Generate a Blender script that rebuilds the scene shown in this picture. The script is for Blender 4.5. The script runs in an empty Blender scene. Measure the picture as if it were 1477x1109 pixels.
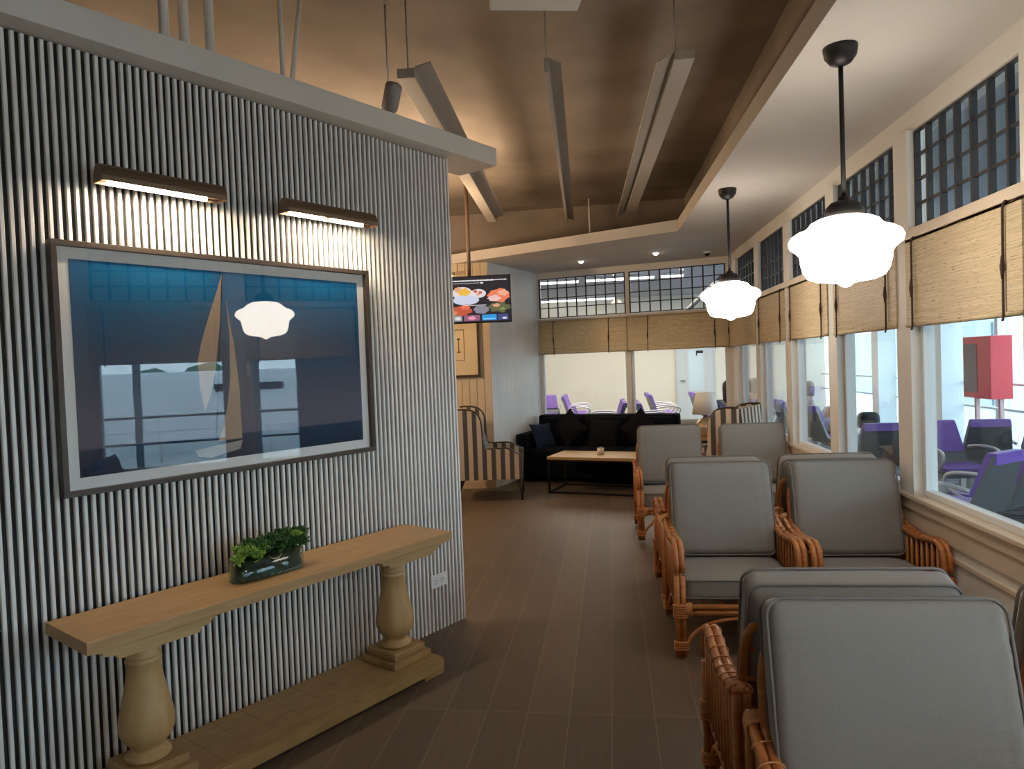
import bpy, bmesh, math, random
from math import sin, cos, pi, radians
from mathutils import Vector, Matrix
random.seed(7)
SC = bpy.context.scene
COL = SC.collection

# ---------------------------------------------------------------- camera
cam_d = bpy.data.cameras.new('camera'); cam = bpy.data.objects.new('camera', cam_d); COL.objects.link(cam)
YAW, PIT, ROL = radians(-6.99), radians(-1.65), radians(-2.17)
fw = Vector((sin(YAW)*cos(PIT), cos(YAW)*cos(PIT), sin(PIT)))
r0 = Vector((cos(YAW), -sin(YAW), 0)); u0 = r0.cross(fw)
rr = r0*cos(ROL)+u0*sin(ROL); uu = -r0*sin(ROL)+u0*cos(ROL)
M3 = Matrix((rr, uu, -fw)).transposed()
cam.matrix_world = Matrix.Translation((0, 0, 1.62)) @ M3.to_4x4()
cam_d.sensor_fit = 'HORIZONTAL'; cam_d.sensor_width = 36.0
cam_d.lens = 36.0*1020/1477; cam_d.clip_start = .05; cam_d.clip_end = 400
SC.camera = cam
# ---------------------------------------------------------------- world and exposure
w = bpy.data.worlds.new('world'); SC.world = w; w.use_nodes = True
nt = w.node_tree; nt.nodes.clear()
wo = nt.nodes.new('ShaderNodeOutputWorld'); bg = nt.nodes.new('ShaderNodeBackground')
tc = nt.nodes.new('ShaderNodeTexCoord'); sp = nt.nodes.new('ShaderNodeSeparateXYZ')
cr = nt.nodes.new('ShaderNodeValToRGB')
cr.color_ramp.elements[0].position = .45; cr.color_ramp.elements[0].color = (.66, .70, .76, 1)
cr.color_ramp.elements[1].position = .62; cr.color_ramp.elements[1].color = (.74, .87, 1.0, 1)
mp = nt.nodes.new('ShaderNodeMapRange'); mp.inputs[1].default_value = -1; mp.inputs[2].default_value = 1
nt.links.new(tc.outputs['Generated'], sp.inputs[0]); nt.links.new(sp.outputs['Z'], mp.inputs[0])
nt.links.new(mp.outputs[0], cr.inputs[0]); nt.links.new(cr.outputs[0], bg.inputs[0])
bg.inputs[1].default_value = 8.0
nt.links.new(bg.outputs[0], wo.inputs[0])
SC.view_settings.view_transform = 'Standard'; SC.view_settings.look = 'None'
SC.view_settings.gamma = 1.0; SC.view_settings.use_curve_mapping = False
SC.view_settings.exposure = 0.5
SC.cycles.max_bounces = 10; SC.cycles.diffuse_bounces = 5; SC.cycles.glossy_bounces = 4
SC.cycles.transparent_max_bounces = 24; SC.cycles.transmission_bounces = 6
SC.cycles.sample_clamp_indirect = 4.0; SC.cycles.caustics_reflective = False; SC.cycles.caustics_refractive = False
SC.cycles.use_denoising = True

def area(name, loc, rot, sx, sy, power, col, spread=180):
    d = bpy.data.lights.new(name, 'AREA'); d.shape = 'RECTANGLE'; d.size = sx; d.size_y = sy
    d.energy = power; d.color = col; d.spread = radians(spread)
    o = bpy.data.objects.new(name, d); COL.objects.link(o); o.location = loc; o.rotation_euler = rot
    return o
def spot(name, loc, power, col, angle=100, blend=.6, size=.03, rot=(0, 0, 0)):
    d = bpy.data.lights.new(name, 'SPOT'); d.energy = power; d.color = col; d.spot_size = radians(angle)
    d.spot_blend = blend; d.shadow_soft_size = size
    o = bpy.data.objects.new(name, d); COL.objects.link(o); o.location = loc; o.rotation_euler = rot
    return o
def point(name, loc, power, col, size=.05):
    d = bpy.data.lights.new(name, 'POINT'); d.energy = power; d.color = col; d.shadow_soft_size = size; d.specular_factor = 0
    o = bpy.data.objects.new(name, d); COL.objects.link(o); o.location = loc
    return o
WARM = (1.0, .66, .36)
# the warm lamps of the lounge round the corner of the slatted wall, and an added unseen fill aimed up at the ceiling
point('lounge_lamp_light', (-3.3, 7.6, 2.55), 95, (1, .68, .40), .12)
area('added_ceiling_fill', (-2.0, 6.8, 2.70), (pi, 0, 0), .6, .6, 48, (1, .72, .46))  # fill added to brighten the raw ceiling, has no fitting
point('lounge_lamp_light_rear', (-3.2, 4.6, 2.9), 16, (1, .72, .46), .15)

# ---------------------------------------------------------------- materials
MATS = {}
def srgb(r, g, b):
    f = lambda c: ((c/255)/12.92 if c/255 <= .04045 else ((c/255+.055)/1.055)**2.4)
    return (f(r), f(g), f(b))
def mat(name, col, rough=.6, metal=0, noise=0, nscale=20, bump=0, bscale=60, stretch=(1, 1, 1), spec=.5, col2=None, coat=0, sheen=0):
    if name in MATS: return MATS[name]
    m = bpy.data.materials.new(name); m.use_nodes = True; t = m.node_tree; b = t.nodes['Principled BSDF']
    b.inputs['Base Color'].default_value = (*col, 1); b.inputs['Roughness'].default_value = rough
    b.inputs['Metallic'].default_value = metal; b.inputs['Specular IOR Level'].default_value = spec
    b.inputs['Coat Weight'].default_value = coat
    if sheen: b.inputs['Sheen Weight'].default_value = sheen
    if noise or bump or col2:
        tcn = t.nodes.new('ShaderNodeTexCoord'); mpn = t.nodes.new('ShaderNodeMapping')
        mpn.inputs['Scale'].default_value = stretch; t.links.new(tcn.outputs['Object'], mpn.inputs[0])
    if noise or col2:
        n = t.nodes.new('ShaderNodeTexNoise'); n.inputs['Scale'].default_value = nscale; n.inputs['Detail'].default_value = 5
        t.links.new(mpn.outputs[0], n.inputs['Vector'])
        r = t.nodes.new('ShaderNodeValToRGB'); c2 = col2 or tuple(c*(1-noise) for c in col)
        r.color_ramp.elements[0].position = .3; r.color_ramp.elements[1].position = .7
        r.color_ramp.elements[0].color = (*c2, 1); r.color_ramp.elements[1].color = (*[min(1, c*(1+noise*.5)) for c in col], 1)
        t.links.new(n.outputs[0], r.inputs[0]); t.links.new(r.outputs[0], b.inputs['Base Color'])
    if bump:
        n2 = t.nodes.new('ShaderNodeTexNoise'); n2.inputs['Scale'].default_value = bscale; n2.inputs['Detail'].default_value = 4
        t.links.new(mpn.outputs[0], n2.inputs['Vector'])
        bp = t.nodes.new('ShaderNodeBump'); bp.inputs['Strength'].default_value = bump; bp.inputs['Distance'].default_value = .01
        t.links.new(n2.outputs[0], bp.inputs['Height']); t.links.new(bp.outputs[0], b.inputs['Normal'])
    MATS[name] = m; return m
def emis(name, col, strength, base=None):
    if name in MATS: return MATS[name]
    m = bpy.data.materials.new(name); m.use_nodes = True; b = m.node_tree.nodes['Principled BSDF']
    b.inputs['Base Color'].default_value = (*(base or col), 1); b.inputs['Emission Color'].default_value = (*col, 1)
    b.inputs['Emission Strength'].default_value = strength; b.inputs['Roughness'].default_value = .5
    MATS[name] = m; return m
def glass(name, tint=(.93, .97, .97), ior=1.5, rough=0.0):
    if name in MATS: return MATS[name]
    m = bpy.data.materials.new(name); m.use_nodes = True; t = m.node_tree; t.nodes.clear()
    o = t.nodes.new('ShaderNodeOutputMaterial'); mx = t.nodes.new('ShaderNodeMixShader')
    lw = t.nodes.new('ShaderNodeLayerWeight'); lw.inputs[0].default_value = .5     # facing = 1-|cos|, same from both sides of the pane
    pw = t.nodes.new('ShaderNodeMath'); pw.operation = 'POWER'; pw.inputs[1].default_value = 5; t.links.new(lw.outputs['Facing'], pw.inputs[0])
    F0 = ((ior-1)/(ior+1))**2
    f = t.nodes.new('ShaderNodeMath'); f.operation = 'MULTIPLY_ADD'; f.inputs[1].default_value = 1-F0; f.inputs[2].default_value = F0; t.links.new(pw.outputs[0], f.inputs[0])
    tr = t.nodes.new('ShaderNodeBsdfTransparent'); tr.inputs[0].default_value = (*tint, 1)
    g = t.nodes.new('ShaderNodeBsdfGlossy'); g.inputs['Roughness'].default_value = rough
    t.links.new(f.outputs[0], mx.inputs[0]); t.links.new(tr.outputs[0], mx.inputs[1]); t.links.new(g.outputs[0], mx.inputs[2])
    t.links.new(mx.outputs[0], o.inputs[0]); MATS[name] = m; return m

white_paint = mat('white_paint', (.70, .67, .61), .55, noise=.05, nscale=3)
slat_paint = mat('slat_paint', (.82, .81, .78), .45, noise=.04, nscale=4)
black_back = mat('black_backing', (.018, .017, .018), .8)
sill_paint = mat('cream_paint', (.62, .52, .40), .45, noise=.05, nscale=5)
board_white = mat('white_board', (.80, .81, .81), .5, noise=.05, nscale=4)
board_cream = mat('cream_board', (.62, .50, .34), .5, noise=.05, nscale=4)
plaster = mat('ceiling_plaster', (.60, .56, .51), .8, noise=.08, nscale=1.2)
concrete = mat('raw_concrete', (.33, .275, .225), .85, nscale=1.3, col2=(.20, .168, .138), bump=.3, bscale=8)
dark_metal = mat('dark_metal', (.03, .028, .027), .45, metal=.6)
lattice_m = mat('dark_lattice', (.022, .020, .020), .5)
black_m = mat('black_metal', (.012, .012, .013), .4, metal=.3)
bronze = mat('bronze', (.24, .17, .115), .42, metal=.8)
oak = mat('pale_oak', (.50, .33, .145), .5, nscale=5, col2=(.40, .25, .10), stretch=(1, 9, 9), bump=.06, bscale=40)
oak_top = mat('oak_top', (.46, .29, .13), .45, nscale=5, col2=(.37, .225, .095), stretch=(1, 9, 9))
oak_base = mat('oak_base', (.42, .27, .11), .55, nscale=4, col2=(.32, .20, .08), stretch=(2, 7, 7))
oak_leg = mat('oak_leg', (.52, .345, .15), .5, nscale=4, col2=(.44, .28, .115), stretch=(8, 8, 1))
rattan = mat('rattan', (.52, .20, .055), .38, nscale=14, col2=(.36, .12, .03), coat=.15, stretch=(1, 1, 3))
rattan_lt = mat('rattan_binding', (.60, .28, .11), .5, noise=.3, nscale=90)
grey_fab = mat('grey_linen', (.255, .24, .22), .95, nscale=240, col2=(.225, .212, .195), bump=.5, bscale=7, sheen=.15)
grey_pipe = mat('grey_piping', (.20, .19, .178), .9)
navy = mat('navy_fabric', (.006, .008, .012), 1, spec=.08)
navy_pil = mat('navy_pillow_fabric', (.02, .034, .062), 1, spec=.1)
black_pil = mat('black_pillow_fabric', (.010, .010, .013), 1, spec=.1)
dark_wood = mat('dark_wood', (.035, .022, .017), .4)
plant_a = mat('light_leaf', (.19, .34, .05), .5, noise=.3, nscale=60)
plant_b = mat('dark_leaf', (.025, .10, .02), .5, noise=.4, nscale=60)
purple = mat('purple_vinyl', (.20, .10, .46), .45)
shell_grey = mat('grey_shell', (.17, .19, .20), .4, metal=.4)
alu = mat('aluminium', (.55, .56, .56), .35, metal=.5)
cream_wall = mat('cream_wall', (.80, .74, .63), .7, noise=.04, nscale=1)
far_white = mat('far_white', (.72, .74, .74), .6)
skin_m = mat('skin', (.50, .29, .20), .6)
pane_glass = glass('window_glass', (.94, .965, .97), 1.45)
clear_glass = glass('clear_glass', (.97, .985, .98), 1.5)

def brick_floor():
    m = bpy.data.materials.new('wood_plank_tiles'); m.use_nodes = True; t = m.node_tree; b = t.nodes['Principled BSDF']
    tcn = t.nodes.new('ShaderNodeTexCoord'); mpn = t.nodes.new('ShaderNodeMapping')
    mpn.inputs['Rotation'].default_value = (0, 0, radians(90.0+.95)); mpn.inputs['Location'].default_value = (-.385, .045, 0)
    t.links.new(tcn.outputs['Object'], mpn.inputs[0])
    br = t.nodes.new('ShaderNodeTexBrick'); br.offset = 0; br.inputs['Scale'].default_value = 1
    br.inputs['Brick Width'].default_value = 1.2; br.inputs['Row Height'].default_value = .1935
    br.inputs['Mortar Size'].default_value = .0016; br.inputs['Mortar Smooth'].default_value = .2
    br.inputs['Color1'].default_value = (.155, .112, .080, 1); br.inputs['Color2'].default_value = (.122, .089, .064, 1)
    br.inputs['Mortar'].default_value = (.26, .22, .18, 1)
    t.links.new(mpn.outputs[0], br.inputs[0])
    n = t.nodes.new('ShaderNodeTexNoise'); n.inputs['Scale'].default_value = 6; n.inputs['Detail'].default_value = 6
    m2 = t.nodes.new('ShaderNodeMapping'); m2.inputs['Scale'].default_value = (6, .7, 1)
    t.links.new(tcn.outputs['Object'], m2.inputs[0]); t.links.new(m2.outputs[0], n.inputs['Vector'])
    mx = t.nodes.new('ShaderNodeMix'); mx.data_type = 'RGBA'; mx.blend_type = 'MULTIPLY'; mx.inputs[0].default_value = .35
    t.links.new(br.outputs['Color'], mx.inputs[6]); t.links.new(n.outputs['Color'], mx.inputs[7])
    t.links.new(mx.outputs[2], b.inputs['Base Color']); b.inputs['Roughness'].default_value = .5
    b.inputs['Specular IOR Level'].default_value = .3
    return m
def carpet():
    m = bpy.data.materials.new('blue_grey_carpet'); m.use_nodes = True; t = m.node_tree; b = t.nodes['Principled BSDF']
    tcn = t.nodes.new('ShaderNodeTexCoord'); mpn = t.nodes.new('ShaderNodeMapping'); mpn.inputs['Scale'].default_value = (2.0, 9, 1)
    t.links.new(tcn.outputs['Object'], mpn.inputs[0])
    n = t.nodes.new('ShaderNodeTexNoise'); n.inputs['Scale'].default_value = 1.6; n.inputs['Detail'].default_value = 3
    t.links.new(mpn.outputs[0], n.inputs['Vector'])
    r = t.nodes.new('ShaderNodeValToRGB'); r.color_ramp.interpolation = 'LINEAR'
    r.color_ramp.elements[0].position = .42; r.color_ramp.elements[1].position = .56
    r.color_ramp.elements[0].color = (.030, .036, .044, 1); r.color_ramp.elements[1].color = (.13, .145, .16, 1)
    t.links.new(n.outputs[0], r.inputs[0]); t.links.new(r.outputs[0], b.inputs['Base Color']); b.inputs['Roughness'].default_value = .95
    b.inputs['Specular IOR Level'].default_value = .1
    return m
def stripes(name, period, cols, axis=(1, 1, 0), rough=.85, duty=.5, phase=0):
    m = bpy.data.materials.new(name); m.use_nodes = True; t = m.node_tree; b = t.nodes['Principled BSDF']
    tcn = t.nodes.new('ShaderNodeTexCoord'); d = t.nodes.new('ShaderNodeVectorMath'); d.operation = 'DOT_PRODUCT'
    d.inputs[1].default_value = axis; t.links.new(tcn.outputs['Object'], d.inputs[0])
    a = t.nodes.new('ShaderNodeMath'); a.operation = 'MULTIPLY_ADD'; a.inputs[1].default_value = 1/period; a.inputs[2].default_value = 50+phase
    t.links.new(d.outputs['Value'], a.inputs[0])
    f = t.nodes.new('ShaderNodeMath'); f.operation = 'FRACT'; t.links.new(a.outputs[0], f.inputs[0])
    g = t.nodes.new('ShaderNodeMath'); g.operation = 'GREATER_THAN'; g.inputs[1].default_value = duty; t.links.new(f.outputs[0], g.inputs[0])
    mx = t.nodes.new('ShaderNodeMix'); mx.data_type = 'RGBA'; mx.inputs[6].default_value = (*cols[0], 1); mx.inputs[7].default_value = (*cols[1], 1)
    t.links.new(g.outputs[0], mx.inputs[0]); t.links.new(mx.outputs[2], b.inputs['Base Color']); b.inputs['Roughness'].default_value = rough
    return m
def bamboo():
    m = bpy.data.materials.new('woven_bamboo'); m.use_nodes = True; t = m.node_tree; t.nodes.clear()
    o = t.nodes.new('ShaderNodeOutputMaterial'); tcn = t.nodes.new('ShaderNodeTexCoord')
    def nz(scale, sx, sy, sz, det=2):
        mpn = t.nodes.new('ShaderNodeMapping'); mpn.inputs['Scale'].default_value = (sx, sy, sz); t.links.new(tcn.outputs['Object'], mpn.inputs[0])
        n = t.nodes.new('ShaderNodeTexNoise'); n.inputs['Scale'].default_value = scale; n.inputs['Detail'].default_value = det
        t.links.new(mpn.outputs[0], n.inputs['Vector']); return n
    n1 = nz(1, 2.2, 2.2, 210, 2); n2 = nz(1, 14, 14, 230, 1)
    r = t.nodes.new('ShaderNodeValToRGB'); r.color_ramp.elements[0].position = .32; r.color_ramp.elements[1].position = .68
    r.color_ramp.elements[0].color = (.46, .35, .20, 1); r.color_ramp.elements[1].color = (.70, .57, .37, 1)
    t.links.new(n1.outputs[0], r.inputs[0])
    b = t.nodes.new('ShaderNodeBsdfPrincipled'); b.inputs['Roughness'].default_value = .55; t.links.new(r.outputs[0], b.inputs['Base Color'])
    tl = t.nodes.new('ShaderNodeBsdfTranslucent'); t.links.new(r.outputs[0], tl.inputs[0])
    mx = t.nodes.new('ShaderNodeMixShader'); mx.inputs[0].default_value = .10; t.links.new(b.outputs[0], mx.inputs[1]); t.links.new(tl.outputs[0], mx.inputs[2])
    tp = t.nodes.new('ShaderNodeBsdfTransparent'); gr = t.nodes.new('ShaderNodeMath'); gr.operation = 'GREATER_THAN'; gr.inputs[1].default_value = .65
    t.links.new(n2.outputs[0], gr.inputs[0]); ml = t.nodes.new('ShaderNodeMath'); ml.operation = 'MULTIPLY'; ml.inputs[1].default_value = .6
    t.links.new(gr.outputs[0], ml.inputs[0])
    m3 = t.nodes.new('ShaderNodeMixShader'); t.links.new(ml.outputs[0], m3.inputs[0]); t.links.new(mx.outputs[0], m3.inputs[1]); t.links.new(tp.outputs[0], m3.inputs[2])
    t.links.new(m3.outputs[0], o.inputs[0]); return m
FLOOR_M, CARPET_M, BAMBOO_M = brick_floor(), carpet(), bamboo()
STRIPE_M = stripes('striped_upholstery', .108, ((.10, .085, .08), (.66, .52, .36)))

# ---------------------------------------------------------------- mesh helpers
class MB:
    def __init__(s): s.v = []; s.f = []; s.sm = []
    def add(s, vs, fs, smooth=False, mx=None):
        o = len(s.v)
        s.v += [tuple(mx @ Vector(p)) if mx else tuple(p) for p in vs]
        s.f += [tuple(i+o for i in f) for f in fs]; s.sm += [smooth]*len(fs); return s
    def box(s, x0, x1, y0, y1, z0, z1, mx=None, bev=0):
        if bev:
            bm = bmesh.new(); bmesh.ops.create_cube(bm, size=1)
            for v in bm.verts: v.co = Vector(((x0+x1)/2+v.co.x*(x1-x0), (y0+y1)/2+v.co.y*(y1-y0), (z0+z1)/2+v.co.z*(z1-z0)))
            bmesh.ops.bevel(bm, geom=bm.edges[:], offset=bev, segments=2, affect='EDGES', profile=.6)
            bm.verts.ensure_lookup_table()
            vs = [v.co.copy() for v in bm.verts]; fs = [[v.index for v in f.verts] for f in bm.faces]; bm.free()
            return s.add(vs, fs, False, mx)
        vs = [(x, y, z) for x in (x0, x1) for y in (y0, y1) for z in (z0, z1)]
        return s.add(vs, [(0, 1, 3, 2), (4, 6, 7, 5), (0, 4, 5, 1), (2, 3, 7, 6), (0, 2, 6, 4), (1, 5, 7, 3)], False, mx)
    def tube(s, pts, r, seg=8, mx=None, closed=False, sx=1.0):
        pts = [Vector(p) for p in pts]; n = len(pts); vs = []; fs = []
        up = Vector((0, 0, 1)); prev = None
        for i, p in enumerate(pts):
            if closed: d = pts[(i+1) % n]-pts[i-1]
            else: d = pts[min(i+1, n-1)]-pts[max(i-1, 0)]
            d.normalize()
            if prev is None:
                a = up if abs(d.z) < .9 else Vector((1, 0, 0)); x = d.cross(a).normalized()
            else: x = (prev-d*prev.dot(d)).normalized()
            prev = x; y = d.cross(x); rad = r[i] if isinstance(r, (list, tuple)) else r
            for k in range(seg):
                a = 2*pi*k/seg; vs.append(p+x*cos(a)*rad*sx+y*sin(a)*rad)
        m = n if closed else n-1
        for i in range(m):
            j = (i+1) % n
            for k in range(seg): l = (k+1) % seg; fs.append((i*seg+k, i*seg+l, j*seg+l, j*seg+k))
        if not closed:
            fs.append(tuple(range(seg))[::-1]); fs.append(tuple(range((n-1)*seg, n*seg)))
        return s.add(vs, fs, True, mx)
    def lathe(s, prof, seg=24, mx=None, smooth=True):
        vs = []; fs = []; n = len(prof)
        for r, z in prof:
            for k in range(seg): a = 2*pi*k/seg; vs.append((r*cos(a), r*sin(a), z))
        for i in range(n-1):
            for k in range(seg): l = (k+1) % seg; fs.append((i*seg+k, i*seg+l, (i+1)*seg+l, (i+1)*seg+k))
        if prof[0][0] > 1e-4: fs.append(tuple(range(seg))[::-1])
        if prof[-1][0] > 1e-4: fs.append(tuple(range((n-1)*seg, n*seg)))
        return s.add(vs, fs, smooth, mx)
    def prism(s, poly, h0, h1, mx=None):   # poly in xy, extruded along z
        n = len(poly); vs = [(x, y, h0) for x, y in poly]+[(x, y, h1) for x, y in poly]
        fs = [tuple(range(n))[::-1], tuple(range(n, 2*n))]+[(i, (i+1) % n, n+(i+1) % n, n+i) for i in range(n)]
        return s.add(vs, fs, False, mx)
    def cushion(s, w, d, h, r, puff=.0, n=9, mx=None, seed=0, wr=0):   # d = thickness (y), w = x, h = z, puffed in y
        rnd = random.Random(seed); H = Vector((w/2, d/2, h/2)); idx = {}; vs = []; fs = []
        def pt(p):
            q = Vector((p[0]*H.x, p[1]*H.y, p[2]*H.z))
            c = Vector((max(-(H.x-r), min(H.x-r, q.x)), max(-(H.y-r), min(H.y-r, q.y)), max(-(H.z-r), min(H.z-r, q.z))))
            dlt = q-c
            if dlt.length > 1e-7: q = c+dlt.normalized()*r
            u, v = q.x/H.x, q.z/H.z
            pf = puff*(1-u**4)*(1-v**4)
            q.y += pf*(q.y/H.y)
            q.x *= 1+.02*(1-v*v); q.z *= 1+.012*(1-u*u)
            if wr:
                e = max(abs(u), abs(v))**3
                q.y += wr*sin(u*31+seed)*e*.6*(1 if q.y > 0 else -1)+wr*sin(v*27+seed*2)*e*.5
            return q
        g = [math.copysign(1-(1-abs(-1+2*i/n))**1.35, -1+2*i/n) for i in range(n+1)]
        def vid(p):
            k = (round(p[0], 4), round(p[1], 4), round(p[2], 4))
            if k not in idx: idx[k] = len(vs); vs.append(pt(p))
            return idx[k]
        for ax in range(3):
            for sg in (-1, 1):
                for i in range(n):
                    for j in range(n):
                        q = []
                        for a, b in ((g[i], g[j]), (g[i+1], g[j]), (g[i+1], g[j+1]), (g[i], g[j+1])):
                            p = [0, 0, 0]; p[ax] = sg; p[(ax+1) % 3] = a; p[(ax+2) % 3] = b; q.append(vid(p))
                        fs.append(tuple(q) if sg > 0 else tuple(q[::-1]))
        return s.add(vs, fs, True, mx)
    def build(s, name, m, parent=None, loc=(0, 0, 0), rz=0, kind=None, label=None):
        me = bpy.data.meshes.new(name); me.from_pydata(s.v, [], s.f); me.materials.append(m)
        me.polygons.foreach_set('use_smooth', s.sm); me.update()
        o = bpy.data.objects.new(name, me); COL.objects.link(o); o.location = loc; o.rotation_euler = (0, 0, rz)
        if parent: o.parent = parent
        if kind: o['kind'] = kind
        if label: o['label'] = label
        return o
def loop_rr(w, h, r, y, n=6):    # rounded rectangle loop in xz at depth y
    pts = []
    for cx, cz, a0 in ((w/2-r, h/2-r, 0), (-w/2+r, h/2-r, pi/2), (-w/2+r, -h/2+r, pi), (w/2-r, -h/2+r, 1.5*pi)):
        for i in range(n+1): a = a0+pi/2*i/n; pts.append((cx+r*cos(a), y, cz+r*sin(a)))
    return pts
def smooth_path(pts, n=6):   # catmull-rom
    P = [Vector(p) for p in pts]; out = []
    for i in range(len(P)-1):
        a, b, c, d = P[max(i-1, 0)], P[i], P[i+1], P[min(i+2, len(P)-1)]
        for k in range(n):
            t = k/n; out.append(.5*((2*b)+(c-a)*t+(2*a-5*b+4*c-d)*t*t+(3*b-a-3*c+d)*t**3))
    out.append(P[-1]); return out
def thing(name, label, cat, loc=(0, 0, 0), rz=0, group=None):
    o = bpy.data.objects.new(name, None); COL.objects.link(o); o.location = loc; o.rotation_euler = (0, 0, rz)
    o.empty_display_size = .1; o['label'] = label; o['category'] = cat
    if group: o['group'] = group
    return o
def tag(o, label, cat, group=None):
    o['label'] = label; o['category'] = cat
    if group: o['group'] = group
    return o
def dup(root, loc, rz, label, group=None):
    r = root.copy(); COL.objects.link(r); r.location = loc; r.rotation_euler = (0, 0, rz); r['label'] = label
    if group: r['group'] = group
    for ch in list(root.children):
        c = ch.copy(); COL.objects.link(c); c.parent = r
        for g in list(ch.children):
            d = g.copy(); COL.objects.link(d); d.parent = c
    return r
def T(x, y, z, rx=0, ry=0, rz=0):
    return Matrix.Translation((x, y, z)) @ Matrix.Rotation(rz, 4, 'Z') @ Matrix.Rotation(ry, 4, 'Y') @ Matrix.Rotation(rx, 4, 'X')

# frames of the two skewed walls
SP, SRZ = Vector((-.909, 4.421, 0)), radians(58.9)      # slatted wall: local x along it, local -y towards the aisle
BP, BRZ = Vector((-.716, 10.544, 0)), radians(-16.6)    # rear window wall: local x along it, local +y outwards
WX = 1.78
CZ = 2.96
# ================================================================ STRUCTURE
MB().box(-6, WX+.1, -3.2, 11.4, -.12, 0).build('floor', FLOOR_M, kind='structure')
# slatted wall with black backing (slats are its surface)
b = MB(); b.box(-6.0, 0, .012, .13, 0, 2.93); b.build('wall_left', black_back, loc=SP, rz=SRZ, kind='structure')
b = MB(); pitch = .0322
k = 0
while k*pitch < 6.0:
    x = -k*pitch-.018
    prof = [(x-.0076, .014), (x-.0076, -.001), (x-.0052, -.005), (x+.0052, -.005), (x+.0076, -.001), (x+.0076, .014)]
    b.prism([(p[0], p[1]) for p in prof], 0.0, 2.925); k += 1
slats = b.build('wall_left_slats', slat_paint, loc=SP, rz=SRZ, kind='structure')
MB().box(0, .012, -.004, .13, 0, 2.93).build('wall_left_end', slat_paint, loc=SP, rz=SRZ, kind='structure')
# white box beam above it
MB().box(-6.2, .37, -.115, .22, 2.932, 3.05, bev=.003).build('trim_1', white_paint, loc=SP, rz=SRZ, kind='structure')
# soffit ring
A, Bc, Cc = (1.03, -3.2), (.887, 7.683), (-1.82, 9.118)
sof = [(WX+.1, -3.2), (WX+.1, 9.9), (-1.1, 10.7), (-6, 12.2), (-6, 11.35), Cc, Bc, A]
MB().prism(sof, CZ, CZ+.12).build('ceiling_soffit', plaster, kind='structure')
# walls between the soffit and the raw ceiling
HZ = 3.75
b = MB()
b.box(1.22, 1.3, -3.2, 10.4, CZ+.12, HZ)
b.prism([(1.3, 9.75), (1.3, 9.85), (-2.4, 10.05), (-6, 10.3), (-6, 10.2), (-2.4, 9.95)], CZ+.12, HZ)
b.build('wall_upper', concrete, kind='structure')
MB().box(-6.5, 2.2, -3.2, 11.6, HZ, HZ+.1).build('ceiling', concrete, kind='structure')
# room closure behind the camera and to the left
MB().box(-6.1, -6, -3.2, 12, 0, HZ).build('wall_side', cream_wall, kind='structure')
MB().box(-6.1, WX+.1, -3.3, -3.2, 0, HZ).build('wall_back', cream_wall, kind='structure')
# beadboard walls of the rear left corner
def boards(name, L, h, m, loc, rz, pitch=.075):
    b = MB(); b.box(0, L, .012, .10, 0, h); x = 0
    while x < L-.001:
        x1 = min(x+pitch, L); g = .0025
        b.prism([(x+g, .014), (x+g, .003), (x+g+.003, 0), (x1-g-.003, 0), (x1-g, .003), (x1-g, .014)], 0, h); x = x1
    return b.build(name, m, loc=loc, rz=rz, kind='structure')
boards('wall_rear_cream', 4.5, CZ, board_cream, (-1.385-4.5, 9.16, 0), 0, .1)
dv = Vector((-.865+1.38, 10.60-9.17, 0)); boards('wall_rear_white', dv.length, CZ, board_white, (-1.385, 9.165, 0), math.atan2(dv.y, dv.x), .062)
MB().box(-4.4, 0, -.012, -.001, 0, .09).build('baseboard_rear', board_cream, loc=(-1.385, 9.16, 0), kind='structure')

# window wall on the right
def window_bay(name, parentloc, rz, x0, x1, lat_cells, first=False, lat_lo=2.29, lat_hi=2.825, face=0, deep=.035, zs=.79):
    o = bpy.data.objects.new(name, None); COL.objects.link(o); o.location = parentloc; o.rotation_euler = (0, 0, rz); o['kind'] = 'structure'
    b = MB(); t = .035
    for xa, xb in ((x0, x0+t), (x1-t, x1)): b.box(xa, xb, face+.02, face+.075, zs, 2.225, bev=.004)
    b.box(x0+t, x1-t, face+.02, face+.075, zs, zs+.035, bev=.004); b.build('window_frame', far_white, o)
    MB().box(x0+.02, x1-.02, face+.044, face+.050, zs+.02, 2.86).build('window_pane', pane_glass, o)
    b = MB(); c = (x1-x0)/lat_cells
    for i in range(lat_cells+1): x = x0+c*i; x = min(max(x, x0+.011), x1-.011); b.box(x-.009, x+.009, face+.005, face+deep, lat_lo, lat_hi)
    for j in range(5): z = lat_lo+(lat_hi-lat_lo)*j/4; b.box(x0, x1, face+.011, face+deep-.006, z-.0065, z+.0065)
    b.build('window_lattice', lattice_m, o)
    return o


PC = [4.32+1.245*k for k in range(-5, 5)]      # post centres along y
b = MB()
b.box(WX, WX+.10, -3.2, 9.80, 0, .70)                     # wall below the windows
b.box(WX, WX+.12, -3.2, 9.80, 2.835, CZ)                   # header
for y in PC: b.box(WX-.03, WX+.10, y-.092, y+.092, .79, 2.84)
b.box(WX, WX+.10, 9.42, 9.80, .7, 2.84); b.box(WX, WX+.1, -3.2, -2.2, .7, 2.84)
b.build('wall_right', white_paint, kind='structure')
MB().box(WX-.045, WX+.09, -3.2, 9.78, 2.232, 2.285, bev=.004).build('trim_2', sill_paint, kind='structure')
b = MB(); b.box(WX-.045, WX+.11, -3.2, 9.78, .765, .79, bev=.005); b.box(WX-.025, WX+.0, -3.2, 9.78, .70, .765, bev=.004)
b.box(WX-.012, WX, -3.2, 9.78, .60, .70)
b.build('trim_3', sill_paint, kind='structure')
b = MB()          # raised panel moulding under the sill
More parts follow.
